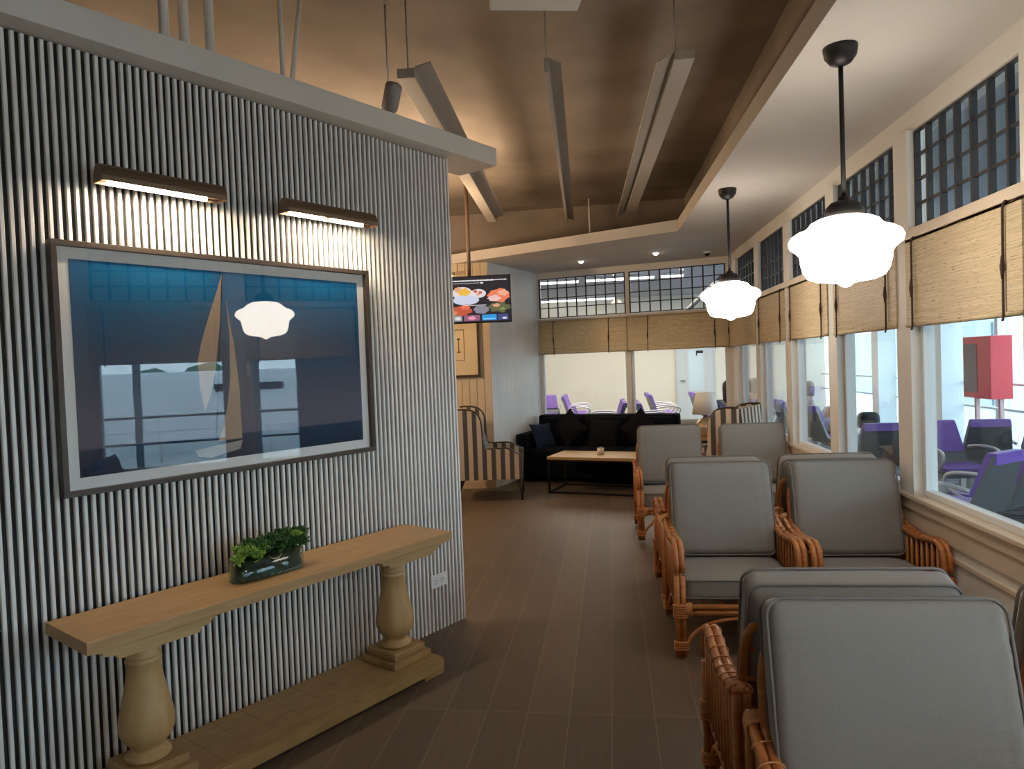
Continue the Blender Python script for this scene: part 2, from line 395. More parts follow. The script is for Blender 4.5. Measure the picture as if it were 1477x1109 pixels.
for y in PC[:-1]:
    ya, yb = y+.12, y+1.13
    for q in ((ya, yb, .52, .545), (ya, yb, .12, .145), (ya, ya+.025, .12, .545), (yb-.025, yb, .12, .545)): b.box(WX-.012, WX, *q, bev=.003)
b.build('trim_4', sill_paint, kind='structure')
wi = 0
for i, y in enumerate(PC[:-1]):
    wi += 1
    # local x runs along +y of the world, local y outward (+x) -> use rotation 90 deg and mirror by negative local y
    ya, yb = y+.095, PC[i+1]-.095
    o = window_bay('window_%d' % wi, (WX, 0, 0), radians(90), ya, yb, 7, face=0)
    for ch in o.children: ch.scale = (1, -1, 1)
# rear window wall
b = MB(); R1 = 2.605
b.box(-.17, R1, 0, .10, 0, .73); b.box(-.17, R1, 0, .10, 2.87, CZ)
for xa, xb in ((-.17, -.135), (1.185, 1.235), (2.56, R1)): b.box(xa, xb, 0, .10, .73, 2.87)
b.build('wall_rear', white_paint, loc=BP, rz=BRZ, kind='structure')
MB().box(-.17, R1-.02, -.02, .09, 2.225, 2.27, bev=.003).build('trim_5', white_paint, loc=BP, rz=BRZ, kind='structure')
window_bay('window_%d' % (wi+1), BP, BRZ, -.135, 1.185, 9, lat_lo=2.285, lat_hi=2.86, deep=.02, zs=.73)
window_bay('window_%d' % (wi+2), BP, BRZ, 1.235, 2.56, 9, lat_lo=2.285, lat_hi=2.86, deep=.02, zs=.73)

# ================================================================ BAMBOO BLINDS
def blind(label, loc, rz, L, cords, group):
    o = thing('bamboo_blind', label, 'blind', loc, rz, group)
    b = MB(); nz_, nx = 24, 2
    b.box(0, L, 0, .008, .0, .475); bl = b.build('blind_panel', BAMBOO_M, o)
    MB().tube([(0, .004, -.002), (L, .004, -.002)], .013, 8).build('bottom_roll', BAMBOO_M, o)
    MB().box(0, L, .0, .028, .46, .482).build('headrail', BAMBOO_M, o)
    for c in cords:
        s = random.uniform(-.006, .006)
        b = MB(); b.tube(smooth_path([(c+.02, -.006, .478), (c+.004, -.010, .46), (c, -.010, .40), (c-.002, -.010, .25), (c+s, -.011, .13), (c+s, -.012, .0), (c+s+.004, -.018, -.03)]), .0055, 6)
        b.tube([(c-.002, -.012, .25), (c-.003, -.013, .20), (c-.002, -.012, .15)], [.006, .011, .006], 6)
        b.build('pull_cord', mat('brown_cord', (.06, .03, .02), .8), o)
    return o
G1 = 'bamboo blinds along the right window wall'
names = ['behind the viewer', 'beside the viewer', 'nearest', 'second nearest, beyond the first white post', 'third nearest, behind the near globe lamp', 'fourth from the camera, between the two globe lamps', 'fifth from the camera, right of the far globe lamp', 'farthest, touching the rear corner']
for i, y in enumerate(PC[2:]):
    j = i
    lab = ['bamboo blind on the right wall at the far right edge of the photo',
           'bamboo blind reaching the right edge, largest and nearest, above the purple seat view',
           'bamboo blind directly right of and below the near globe pendant lamp',
           'bamboo blind on the right wall just left of the near globe pendant',
           'small bamboo blind on the right wall, third from the far corner',
           'narrow bamboo blind on the right wall, second from the far corner',
           'narrowest bamboo blind on the right wall beside the far corner', '']
    if i >= 7: continue
    L = 1.105 if i < 6 else (9.76-y-.10)
    # world: along +y, facing -x
    o = blind(lab[i], (WX-.040, y+.070+L, 1.755), radians(-90), L, [.10, L-.12] if i < 6 else [.1], G1)
    # the panel's visible face is local -y = world -x
    o.rotation_euler = (0, 0, radians(-90))
G2 = 'bamboo blinds on the rear window wall'
def bw(x, y, z): return BP+Matrix.Rotation(BRZ, 3, 'Z') @ Vector((x, y, z))
blind('left bamboo blind on the rear window wall above the black sofa', bw(-.15, -.03, 1.755), BRZ, 1.34, [.24, 1.08], G2)
blind('right bamboo blind on the rear window wall, behind the far globe lamp', bw(1.205, -.03, 1.755), BRZ, 1.37, [.29, 1.2], G2)

# ================================================================ PENDANT LAMPS
def pendant(label, loc):
    o = thing('pendant_lamp', label, 'pendant lamp', loc, 0, 'schoolhouse globe pendant lamps')
    z = 0  # origin at ceiling
    MB().lathe([(.0, -.085), (.018, -.083), (.045, -.07), (.066, -.042), (.072, -.012), (.072, 0), (0, 0)], 28).build('canopy', dark_metal, o)
    MB().tube([(0, 0, -.06), (0, 0, -.70)], .0105, 12).build('rod', dark_metal, o)
    MB().lathe([(0, -.655), (.024, -.657), (.026, -.668), (.030, -.672), (.055, -.680), (.075, -.700), (.082, -.722), (.084, -.752), (.078, -.755), (0, -.755)], 28).build('fitter', dark_metal, o)
    g = [(.085, -.745), (.112, -.752), (.140, -.766), (.154, -.785), (.172, -.797), (.200, -.806), (.225, -.822), (.236, -.845), (.230, -.868), (.205, -.888), (.190, -.905), (.186, -.94), (.176, -.98), (.158, -1.008), (.125, -1.022), (.07, -1.03), (.035, -1.036), (.018, -1.050), (0, -1.055)]
    MB().lathe([(r, z) for r, z in g], 40).build('globe_shade', globe_m, o)
    return o
globe_m = emis('glowing_opal_glass', (1, .90, .78), 9.0)
pendant('near glowing white schoolhouse globe pendant on a long dark rod', (1.106, 3.315, CZ))
pendant('far glowing white schoolhouse globe pendant on a dark rod', (1.08, 5.91, CZ))
pendant('added unseen globe pendant over the nearest chairs, outside the right edge', (1.11, .72, CZ))  # continues the row out of view, added to warm the near chairs
pendant('added unseen globe pendant behind the viewpoint', (1.12, -1.87, CZ))  # likewise unseen, added for more warm light in the near area

# downlights
def downlight(label, loc, power=14):
    o = thing('downlight', label, 'ceiling light', loc, 0, 'recessed downlights')
    MB().lathe([(.032, -.004), (.046, -.006), (.05, 0), (.032, 0)], 20).build('trim_ring', far_white, o)
    MB().lathe([(0, -.026), (.018, -.022), (.030, -.008), (.032, 0)], 20).build('lamp_face', emis('downlight_glow', (1, .88, .7), 30), o)
    s = spot('downlight_light', (loc[0], loc[1], loc[2]-.035), power, (1, .8, .58), 110, .7, .03)
    return o
downlight('left small recessed downlight in the rear soffit above the sofa', (-.18, 9.573, CZ))
downlight('right small recessed downlight in the rear soffit near the camera dome', (.777, 9.194, CZ))
downlight('recessed downlight in the window soffit above the aisle', (1.35, 1.4, CZ), 9)
o = thing('security_camera', 'small dark dome security camera on the rear soffit near the window corner', 'camera', (1.43, 9.30, CZ))
MB().lathe([(0, -.03), (.035, -.028), (.05, -.01), (.052, 0)], 18).build('camera_base', far_white, o)
MB().lathe([(0, -.062), (.022, -.055), (.036, -.035), (.036, -.02), (0, -.02)], 18).build('camera_dome', black_m, o)

# ================================================================ PICTURE ON THE SLATTED WALL
pic = thing('framed_picture', 'large dark-framed picture of a sailboat under glass on the slatted wall', 'picture', (SP.x, SP.y, 0), SRZ)
X0, X1, Z0, Z1 = -2.268, -.719, 1.172, 2.160
b = MB(); f = .022
for q in ((X0, X1, Z0, Z0+f), (X0, X1, Z1-f, Z1), (X0, X0+f, Z0+f, Z1-f), (X1-f, X1, Z0+f, Z1-f)): b.box(q[0], q[1], -.058, -.012, q[2], q[3], bev=.002)
b.build('picture_frame', mat('frame_dark_bronze', (.055, .040, .030), .45, metal=.3), pic)
MB().box(X0+f, X1-f, -.030, -.014, Z0+f, Z1-f).build('mat_board', mat('mat_board_white', (.88, .86, .84), .9), pic)
def print_mat():
    m = bpy.data.materials.new('sea_sky_print'); m.use_nodes = True; t = m.node_tree; bb = t.nodes['Principled BSDF']
    tcn = t.nodes.new('ShaderNodeTexCoord'); s = t.nodes.new('ShaderNodeSeparateXYZ'); t.links.new(tcn.outputs['Object'], s.inputs[0])
    mr = t.nodes.new('ShaderNodeMapRange'); mr.inputs[1].default_value = 1.24; mr.inputs[2].default_value = 2.092; t.links.new(s.outputs['Z'], mr.inputs[0])
    r = t.nodes.new('ShaderNodeValToRGB'); e = r.color_ramp.elements
    e[0].position = 0; e[0].color = (.006, .022, .060, 1)
    e[1].position = 1; e[1].color = (.004, .120, .300, 1)
    for p, c in ((.120, (.010, .034, .080)), (.128, (.125, .12, .17)), (.24, (.115, .115, .165)), (.42, (.070, .092, .150)), (.60, (.022, .080, .165)), (.8, (.006, .105, .245))):
        k = e.new(p); k.color = (*c, 1)
    t.links.new(mr.outputs[0], r.inputs[0]); t.links.new(r.outputs[0], bb.inputs['Base Color']); bb.inputs['Roughness'].default_value = .8
    bb.inputs['Specular IOR Level'].default_value = .1
    return m
pr = MB().box(-2.199, -.787, -.033, -.030, 1.240, 2.092).build('sea_print', print_mat(), pic)
def flat(poly, name, m, y0=-.0345, y1=-.033, par=pr):
    mx = Matrix(((1, 0, 0, 0), (0, 0, 1, 0), (0, 1, 0, 0), (0, 0, 0, 1)))  # (x,z)->(x, ., z)
    return MB().prism(poly, y0, y1, mx).build(name, m, par)
sail = mat('sail_print', (.50, .36, .26), .9, nscale=3, col2=(.40, .28, .21))
flat([(-1.567, 2.085), (-1.601, 1.99), (-1.637, 1.897), (-1.682, 1.768), (-1.703, 1.684), (-1.698, 1.567), (-1.682, 1.46), (-1.650, 1.53), (-1.622, 1.64), (-1.608, 1.736), (-1.583, 1.898)], 'main_sail', sail)
flat([(-1.555, 1.965), (-1.540, 1.85), (-1.526, 1.768), (-1.509, 1.558), (-1.507, 1.324), (-1.625, 1.322), (-1.596, 1.39), (-1.573, 1.474), (-1.552, 1.604), (-1.545, 1.79)], 'jib_sail', sail)
flat([(-1.74, 1.292), (-1.505, 1.315), (-1.518, 1.275), (-1.66, 1.252), (-1.72, 1.262)], 'boat_hull', mat('hull_print', (.36, .33, .32), .9))
flat([(-1.566, 2.087), (-1.569, 2.087), (-1.636, 1.34), (-1.631, 1.34)], 'boat_mast', mat('mast_print', (.02, .02, .03), .8), -.036, -.0345)
MB().box(X0+f, X1-f, -.046, -.0435, Z0+f, Z1-f).build('picture_glass', glass('picture_glass', (.985, .99, .99), 1.56), pic)

# picture lamps
def picture_lamp(label, xa, xb, z, pw):
    o = thing('picture_lamp', label, 'picture light', (SP.x, SP.y, 0), SRZ, 'bronze picture lamps above the sailboat picture')
    # half-cylinder hood open below, tilted to the wall
    n = 10; vs = []; fs = []; r = .042; yc = -.150; L = []
    for rad, in ((r,), (r-.003,)):
        for x in (xa, xb):
            for i in range(n+1):
                a = radians(-8+196*i/n); L.append((x, yc+cos(a)*rad, z+sin(a)*rad*1.5))
    m = n+1
    for i in range(n): fs += [(i, i+1, m+i+1, m+i), (2*m+i, 3*m+i, 3*m+i+1, 2*m+i+1)]
    fs += [(0, m, 3*m, 2*m), (n, 2*m+n, 3*m+n, m+n)]
    fs += [tuple([i for i in range(m)][::-1]), tuple([m+i for i in range(m)])]
    MB().add(L, fs).build('lamp_hood', bronze, o)
    b = MB(); b.box(xa+.012, xb-.012, yc-.014, yc+.020, z+.002, z+.012); b.build('reflector', mat('brass_reflector', (.6, .42, .2), .3, metal=.8), o)
    gl = emis('picture_bulb', (1, .84, .66), 25)
    for c in (xa+.135, xb-.175): MB().tube([(c-.10, yc, z-.006), (c+.10, yc, z-.006)], .011, 10).build('bulb', gl, o)
    for c in (xa+.17, xb-.17):
        b = MB(); b.tube(smooth_path([(c, -.008, z+.075), (c, -.06, z+.078), (c, -.12, z+.055), (c, yc, z+.03)]), .006, 8); b.lathe([(0, 0), (.022, 0), (.022, .008), (0, .012)], 14, T(c, -.0105, z+.075, radians(90)))
        b.build('arm', bronze, o)
    R = Matrix.Rotation(SRZ, 3, 'Z')
    c = SP+R @ Vector(((xa+xb)/2, yc, z-.012))
    l = area('picture_lamp_light', c, (0, 0, 0), xb-xa-.1, .03, pw, (1, .77, .54), 170)
    d = (R @ Vector((0, .50, -1))).normalized()
    l.rotation_euler = d.to_track_quat('-Z', 'Y').to_euler()
    # keep the long side along the hood
    zax = -d; xax = (R @ Vector((1, 0, 0))).normalized(); yax = zax.cross(xax)
    l.rotation_euler = Matrix((xax, yax, zax)).transposed().to_euler()
    return o
picture_lamp('left bronze picture lamp lit above the sailboat picture', -2.125, -1.615, 2.388, 10)
picture_lamp('right bronze picture lamp lit above the sailboat picture', -1.305, -.755, 2.388, 8)

# wall outlet
o = thing('wall_outlet', 'white electrical outlet plate low on the slatted wall', 'outlet', (SP.x, SP.y, 0), SRZ)
MB().box(-.300, -.168, -.020, -.011, .272, .352, bev=.002).build('cover_plate', far_white, o)
b = MB()
for cx in (-.262, -.206):
    for dx in (-.009, .009): b.box(cx+dx-.0018, cx+dx+.0018, -.0206, -.0195, .310, .322)
    b.lathe([(0, 0), (.004, 0), (.004, .0008)], 10, T(cx, -.0198, .298, radians(90)))
b.build('sockets', black_m, o)

# ================================================================ CONSOLE TABLE
ct = thing('console_table', 'long narrow pale oak console table with turned baluster legs against the slatted wall', 'console table', (SP.x, SP.y, 0), SRZ)
TZ = .725
MB().box(-2.355, -.530, -.425, -.055, TZ-.047, TZ, bev=.004).build('table_top', oak_top, ct)
def corbel(cx, nm):
    mx = Matrix(((1, 0, 0, 0), (0, 0, 1, 0), (0, 1, 0, 0), (0, 0, 0, 1)))
    z = TZ-.047
    pl = [(-.225, z), (.225, z), (.225, z-.014), (.205, z-.018), (.195, z-.034), (.160, z-.038), (.150, z-.056), (-.150, z-.056), (-.160, z-.038), (-.195, z-.034), (-.205, z-.018), (-.225, z-.014)]
    MB().prism([(cx+x, q) for x, q in pl], -.392, -.095, mx).build(nm, oak, ct)
for cx in (-2.09, -.80):
    corbel(cx, 'bracket')
    pf = [(.085, .157), (.098, .162), (.100, .172), (.090, .182), (.070, .19), (.068, .20), (.078, .212), (.104, .235), (.118, .262), (.122, .292), (.117, .325), (.105, .37), (.090, .42), (.079, .47), (.072, .528), (.079, .532), (.079, .542), (.071, .547), (.076, .552), (.076, .560), (.070, .566), (.072, .622)]
    k = MB(); k.lathe([(r*.83, z) for r, z in pf], 36, T(cx, -.24, 0))
    k.build('baluster_leg', oak_leg, ct)
    k = MB(); k.box(cx-.130, cx+.130, -.37, -.11, .085, .118, bev=.005); k.box(cx-.108, cx+.108, -.348, -.132, .118, .158, bev=.008); k.build('plinth', oak_base, ct)
b = MB()
n = 12; xa, xb = -2.28, -.655
for i in range(n):
    x0 = xa+(xb-xa)*i/n; x1 = xa+(xb-xa)*(i+1)/n; b.box(x0+.0008, x1-.0008, -.425, -.075, .058, .085, bev=.0015)
b.build('base_shelf', oak_base, ct)
b = MB(); b.box(xa, xb, -.448, -.425, .022, .083, bev=.003); b.box(xa, xb, -.075, -.055, .022, .083, bev=.003)
b.box(xa, xa+.02, -.425, -.075, .022, .058); b.box(xb-.02, xb, -.425, -.075, .022, .058)
for x in (xa, xb-.14): b.box(x, x+.14, -.446, -.06, 0, .024, bev=.002)
b.build('base_frame', oak_base, ct)

# planter
pt = thing('glass_planter', 'oval clear glass planter with green succulents on the console table', 'plant', (SP.x, SP.y, TZ+.001), SRZ)
def oval(a, c, n=32, p=3.2):
    out = []
    for i in range(n):
        th = 2*pi*i/n; cs, sn = cos(th), sin(th)
        out.append((a*math.copysign(abs(cs)**(2/p), cs), c*math.copysign(abs(sn)**(2/p), sn)))
    return out
PX, PY = -1.535, -.235
pa, pc = .175, .066
vs = []; fs = []; n = 32
rings = [(1.0-.00, .0, 1), (1.0, .010, 1), (1.0, .098, 1), (.97, .099, 1), (.97, .012, 1)]
o_ = oval(pa, pc)
for s_, z_, _ in rings: vs += [(PX+x*s_, PY+y*(s_ if s_ == 1 else .93), z_) for x, y in o_]
for i in range(4):
    for k in range(n): l = (k+1) % n; fs.append((i*n+k, i*n+l, (i+1)*n+l, (i+1)*n+k))
fs.append(tuple(range(n))[::-1]); fs.append(tuple(range(4*n, 5*n)))
b = MB(); b.add(vs, fs, True); b.build('glass_vase', glass('vase_glass', (.80, .93, .90), 1.5), pt)
MB().prism([(PX+x*.95, PY+y*.9) for x, y in o_], .028, .088).build('soil', mat('dark_moss', (.012, .028, .018), .7, noise=.5, nscale=60, bump=.6, bscale=60), pt)
MB().prism([(PX+x*.95, PY+y*.9) for x, y in o_], .013, .028).build('gravel', mat('wet_gravel', (.05, .09, .09), .25, noise=.6, nscale=120), pt)
def rosette(b, c, R, nl, tilt, seed):
    rnd = random.Random(seed)
    for ring in range(4):
        for i in range(nl):
            a = 2*pi*(i+ring*.5)/nl+rnd.uniform(-.15, .15); el = radians(8+ring*23)+rnd.uniform(-.1, .1); L = R*(1-.13*ring)*rnd.uniform(.85, 1.1)
            w_ = L*.20; th = L*.05
            pts = [(0, 0, 0), (L*.45, w_, th), (L*.85, w_*.7, th*1.6), (L, 0, th*3.2), (L*.85, -w_*.7, th*1.6), (L*.45, -w_, th)]
            low = [(x, y, z-th*1.3) for x, y, z in pts]
            mx = Matrix.Translation(c) @ tilt @ Matrix.Rotation(a, 4, 'Z') @ Matrix.Rotation(-el, 4, 'Y')
            b.add(pts+low, [(0, 1, 2, 3, 4, 5), (11, 10, 9, 8, 7, 6)]+[(k, (k+6), 6+(k+1) % 6, (k+1) % 6) for k in range(6)], False, mx)
la, db = MB(), MB(); rn = random.Random(3)
for i in range(14):
    c = (PX-.165+rn.uniform(0, .12), PY-rn.uniform(-.02, .05), .100+rn.uniform(-.01, .03)); rosette(la, c, rn.uniform(.032, .046), 7, Matrix.Rotation(rn.uniform(-.7, .7), 4, 'X') @ Matrix.Rotation(rn.uniform(-.8, .3), 4, 'Y'), i)
for i in range(5):
    c = (PX-.045+rn.uniform(-.02, .05), PY-rn.uniform(-.02, .04), .115+rn.uniform(0, .02)); rosette(la, c, rn.uniform(.03, .042), 7, Matrix.Rotation(rn.uniform(-.6, .9), 4, 'X'), 40+i)
for i in range(4):
    c = (PX+.13+rn.uniform(-.03, .03), PY+rn.uniform(-.03, .02), .148); rosette(la, c, .032, 7, Matrix.Rotation(rn.uniform(-.5, .5), 4, 'X'), 60+i)
for i in range(44):
    x = rn.uniform(-.09, .170); c = (PX+x, PY+rn.uniform(-.045, .045), .100+rn.uniform(0, .048)); rosette(db, c, rn.uniform(.034, .052), 8, Matrix.Rotation(rn.uniform(-.9, .9), 4, 'X') @ Matrix.Rotation(rn.uniform(-.6, .6), 4, 'Y'), 80+i)
la.build('light_succulents', plant_a, pt, label='light green succulent leaves'); db.build('dark_succulents', plant_b, pt, label='dark green succulent leaves')
MB().tube(smooth_path([(PX-.03, PY-.055, .095), (PX-.01, PY-.066, .078), (PX+.02, PY-.066, .078), (PX+.045, PY-.05, .098)]), .0022, 6).build('root_stem', mat('pale_stem', (.35, .30, .12), .7), pt)

# ================================================================ RATTAN ARMCHAIRS
def arm_curve(x):
    return smooth_path([(x, 0, 0), (x, -.004, .25), (x, -.002, .47), (x, .012, .555), (x, .05, .598), (x, .11, .608), (x, .22, .592), (x, .34, .580), (x, .46, .590), (x, .57, .617), (x, .645, .632)], 4)
def arm_z(y):
    P = [(0.0, .52), (.012, .555), (.05, .598), (.11, .608), (.22, .592), (.34, .580), (.46, .590), (.57, .617), (.645, .632)]
    for (a, za), (c, zc) in zip(P, P[1:]):
        if a <= y <= c: return za+(zc-za)*(y-a)/(c-a)
    return .6
def wrap(b, c, w_, d_, h_, n=4):   # cane binding: stacked little rings round the tubes
    for i in range(n):
        z = c[2]-h_/2+h_*(i+.5)/n; pts = [(c[0]+w_*cos(t)*(abs(cos(t))**-.35 if abs(cos(t)) > .1 else 1), c[1]+d_*sin(t), z) for t in [2*pi*k/14 for k in range(14)]]
        b.tube(pts, h_/n*.62, 5, closed=True)
def make_chair(label):
    t = thing('rattan_armchair', label, 'armchair', (0, 0, 0), 0, 'rattan armchairs with grey cushions')
    RT = .0152
    for s in (-1, 1):
        xo, xi = s*.332, s*.302
        b = MB()                                        # front leg: two canes
        for x in (xo, xi): b.tube([(x, 0, .012), (x, -.004, .25), (x, -.002, .45)], RT, 10)
        wrap(b, ((xo+xi)/2, 0, .075), .034, .020, .05); wrap(b, ((xo+xi)/2, -.003, .262), .034, .021, .075, 6)
        b.build('leg', rattan, t)
        b = MB()                                        # armrest: the canes run on, curve back and are lashed
        for x in (xo, xi):
            pth = [p for p in arm_curve(x) if p.z > .44]
            b.tube(pth, RT, 10)
        b.build('armrest', rattan, t)
        b = MB()
        for y in (.03, .10, .17, .24, .31, .38, .45, .52):
            z = arm_z(y); w1 = .034
            pts = [((xo+xi)/2+w1*cos(a)*1.0, y+.004*sin(a*2), z+.0185*sin(a)) for a in [2*pi*k/12 for k in range(12)]]
            b.tube(pts, .0026, 5, closed=True)
        for dy in (-.012, -.004, .004, .012, .020):
            y = .60+dy; z = arm_z(y); pts = [((xo+xi)/2+.036*cos(a), y, z+.020*sin(a)) for a in [2*pi*k/12 for k in range(12)]]
            b.tube(pts, .0046, 5, closed=True)
        b.tube([((xo+xi)/2+s*.0, .62, .622), ((xo+xi)/2, .64, .645)], .014, 8)
        b.build('arm_binding', rattan_lt, t)
        b = MB()                                        # side panel: spindles, rail and arch
        for k in range(9):
            y = .045+.062*k
            b.tube([(xo-s*.004, y, .265), (xo-s*.004, y, arm_z(y)-.008)], .0105, 8)
        for k in range(9):
            y = .070+.062*k
            b.tube([(xi+s*.002, y, .265), (xi+s*.002, y, arm_z(y)-.008)], .0095, 8)
        for z in (.235, .268): b.tube([(s*.317, .0, z), (s*.317, .63, z)], .0135, 8)
        b.tube(smooth_path([(s*.317, .015, .09), (s*.317, .10, .17), (s*.317, .22, .212), (s*.317, .32, .218), (s*.317, .42, .212), (s*.317, .53, .17), (s*.317, .61, .09)]), .0105, 8)
        b.build('side_panel', rattan, t)
        b = MB()                                        # rear leg
        for x in (xo, xi): b.tube([(x, .635, .012), (x, .63, .30), (x, .640, .628)], RT*.95, 10)
        wrap(b, ((xo+xi)/2, .635, .075), .034, .020, .05)
        b.build('leg', rattan, t)
    b = MB()
    for z in (.252, .283): b.tube([(-.317, 0, z), (.317, 0, z)], .0148, 10)
    for z in (.252, .283): b.tube([(-.317, .60, z), (.317, .60, z)], .0135, 8)
    for k in range(7): x = -.27+.09*k; b.tube([(x, .0, .285), (x, .60, .285)], .009, 6)
    b.build('seat_frame', rattan, t)
    b = MB()
    for s in (-1, 1):
        for i in range(7):
            x = s*(.262+.010*i); pts = [(x, .023*cos(a)-.0, .2675+.035*sin(a)) for a in [2*pi*k/12 for k in range(12)]]; b.tube(pts, .0055, 5, closed=True)
    b.build('rail_binding', rattan_lt, t)
    MB().tube(smooth_path([(-.300, .0, .06), (-.25, .0, .135), (-.16, .0, .195), (0, .0, .222), (.16, .0, .195), (.25, .0, .135), (.300, .0, .06)]), .0105, 8).build('stretcher', rattan, t)
    b = MB()
    hoop = [(-.295, .50, .30), (-.300, .535, .45), (-.302, .575, .60), (-.298, .615, .76), (-.27, .632, .83), (-.20, .640, .858), (0, .645, .868), (.20, .640, .858), (.27, .632, .83), (.298, .615, .76), (.302, .575, .60), (.300, .535, .45), (.295, .50, .30)]
    b.tube(smooth_path(hoop), .0145, 8)
    for z_, y_ in ((.45, .535), (.55, .562), (.65, .588), (.75, .612)): b.tube([(-.30, y_, z_), (.30, y_, z_)], .010, 8)
    for x in (-.18, -.06, .06, .18): b.tube([(x, .50, .30), (x, .575, .60), (x, .642, .864)], .0085, 6)
    b.build('back_frame', rattan, t)
    # cushions
    b = MB(); sm = T(0, .285, .365, radians(90-2.2)); W_, D_, H_ = .575, .118, .56
    b.cushion(W_, D_, H_, .028, .012, 16, sm, 3, .0012); sc = b.build('seat_cushion', grey_fab, t)
    b = MB()
    for y in (-D_/2+.012, D_/2-.012): b.tube([sm @ Vector(p) for p in loop_rr(W_+.006, H_+.006, .035, y)], .0042, 6, closed=True)
    b.build('piping', grey_pipe, sc)
    b = MB(); W_, D_, H_ = .585, .112, .545
    ang = radians(-15.0); sm = T(0, .545, .700, ang)
    b.cushion(W_, D_, H_, .036, .018, 30, sm, 5, .0034); bc = b.build('back_cushion', grey_fab, t)
    b = MB()
    for y in (-D_/2+.013, D_/2-.013): b.tube([sm @ Vector(p) for p in loop_rr(W_+.006, H_+.006, .048, y)], .0044, 6, closed=True)
    b.build('piping', grey_pipe, bc)
    return t
CX1, CX2 = .712, 1.419
ch0 = make_chair('rattan armchair in the middle row left, facing the camera beside the aisle')
ch0.location = (CX1, 3.84, 0)
dup(ch0, (CX1, 5.245, 0), pi, 'rattan armchair facing away, back to back behind the middle left armchair')
dup(ch0, (CX2, 3.82, 0), 0, 'rattan armchair in the middle row right, facing the camera beside the window sill')
dup(ch0, (CX2, 5.26, 0), pi, 'rattan armchair facing away, back to back behind the middle right armchair by the window')
dup(ch0, (CX1-.062, 6.33, 0), 0, 'rattan armchair in the far row left, in front of the coffee table end')
dup(ch0, (CX2, 6.31, 0), 0, 'rattan armchair in the far row right, in front of the table lamp and striped chair')
dup(ch0, (CX1, 1.34, 0), 0, 'nearest rattan armchair, its grey back cushion filling the lower right corner')
dup(ch0, (CX1-.01, 2.755, 0), pi, 'rattan armchair facing away, back to back behind the nearest armchair, top cushion edge showing')
dup(ch0, (CX2, 2.64, 0), pi, 'rattan armchair facing away at the right edge, only a dark cushion side visible')

# ================================================================ SOFA
so = thing('sofa', 'long black three-seat sofa against the rear window wall', 'sofa', BP, BRZ)
b = MB()
b.box(-.08, 1.96, -.98, -.14, .07, .26, bev=.02); b.box(-.08, 1.96, -.95, -.3, .24, .30, bev=.01)
b.build('base', navy, so)
MB().box(-.08, 1.93, -.34, -.10, .10, .865, bev=.035).build('backrest', navy, so)
for xa, xb in ((-.17, -.0), (1.90, 2.05)): MB().box(xa, xb, -1.0, -.10, .06, .655, bev=.04).build('arm', navy, so)
for k in range(3):
    xa = k*.633
    b = MB(); b.cushion(.628, .16, .62, .04, .012, 8, T(xa+.317, -.66, .365, radians(90))); b.build('seat_cushion', navy, so)
    b = MB(); b.cushion(.622, .17, .40, .05, .02, 8, T(xa+.317, -.40, .640, radians(-12))); b.build('back_cushion', navy, so)
for x, y in ((-.10, -.93), (1.99, -.93), (-.10, -.18), (1.99, -.18)): MB().lathe([(.022, 0), (.03, .07)], 12, T(x, y, 0)).build('foot', dark_wood, so)
def pillow(label, x, y, z, s, m, rx, ry, rz=0):
    p = bw(x, y, z)
    b = MB(); w_ = s; vs = []; fs = []; n = 12
    for sg in (-1, 1):
        for i in range(n+1):
            for j in range(n+1):
                u = -1+2*i/n; v = -1+2*j/n; e = (1-u*u)*(1-v*v)
                pin = 1-.10*(1-abs(u)**2)*abs(v)**2 if False else 1
                vs.append((u*w_/2*(1-.08*(1-v*v)*abs(u)), sg*(.002+.068*e**.55), v*w_/2*(1-.08*(1-u*u)*abs(v))))
    N = (n+1)**2
    for i in range(n):
        for j in range(n):
            q = (i*(n+1)+j, (i+1)*(n+1)+j, (i+1)*(n+1)+j+1, i*(n+1)+j+1); fs.append(q); fs.append(tuple(N+k for k in q[::-1]))
    b.add(vs, fs, True, Matrix.Rotation(ry, 4, 'Y'))
    o = b.build('throw_pillow', m); o.location = p; o.rotation_euler = (rx, 0, BRZ+rz)
    return tag(o, label, 'pillow', 'dark throw pillows on the sofa')
pillow('dark navy throw pillow leaning on the left arm of the black sofa', .13, -.70, .60, .38, navy_pil, radians(-25), 0, radians(62))
pillow('left black pillow standing on its corner against the sofa back', .47, -.58, .70, .40, black_pil, radians(-16), radians(45))
pillow('square black pillow in the middle of the sofa back', .96, -.58, .62, .42, black_pil, radians(-18), radians(3))
pillow('right black pillow standing on its corner against the sofa back', 1.47, -.58, .70, .40, black_pil, radians(-16), radians(45))

# coffee table
cf = thing('coffee_table', 'rectangular coffee table with oak top and thin black metal frame before the sofa', 'coffee table', (-.67, 8.735, 0), radians(-17.5))
MB().box(0, 1.25, 0, .62, .42, .455, bev=.003).build('table_top', oak, cf)
b = MB(); q = .012
for x in (.015, 1.235):
    for y in (.02, .60): b.box(x-q, x+q, y-q, y+q, 0, .42)
for y in (.02, .60): b.box(.015, 1.235, y-q, y+q, 0, .022); b.box(.015, 1.235, y-q, y+q, .398, .42)
for x in (.015, 1.235): b.box(x-q, x+q, .02, .60, 0, .022); b.box(x-q, x+q, .02, .60, .398, .42)
b.build('table_frame', black_m, cf)
o = thing('candle_cup', 'small white candle cup on the coffee table', 'candle', (-.005, 8.86, .456))
MB().lathe([(.036, 0), (.042, .004), (.043, .078), (.040, .078), (.040, .07), (0, .07)], 20).build('cup', mat('ceramic_cup', (.7, .66, .55), .3), o)
MB().lathe([(.0405, .072), (.0405, .082), (.028, .086), (0, .086)], 20).build('lid', dark_wood, o)

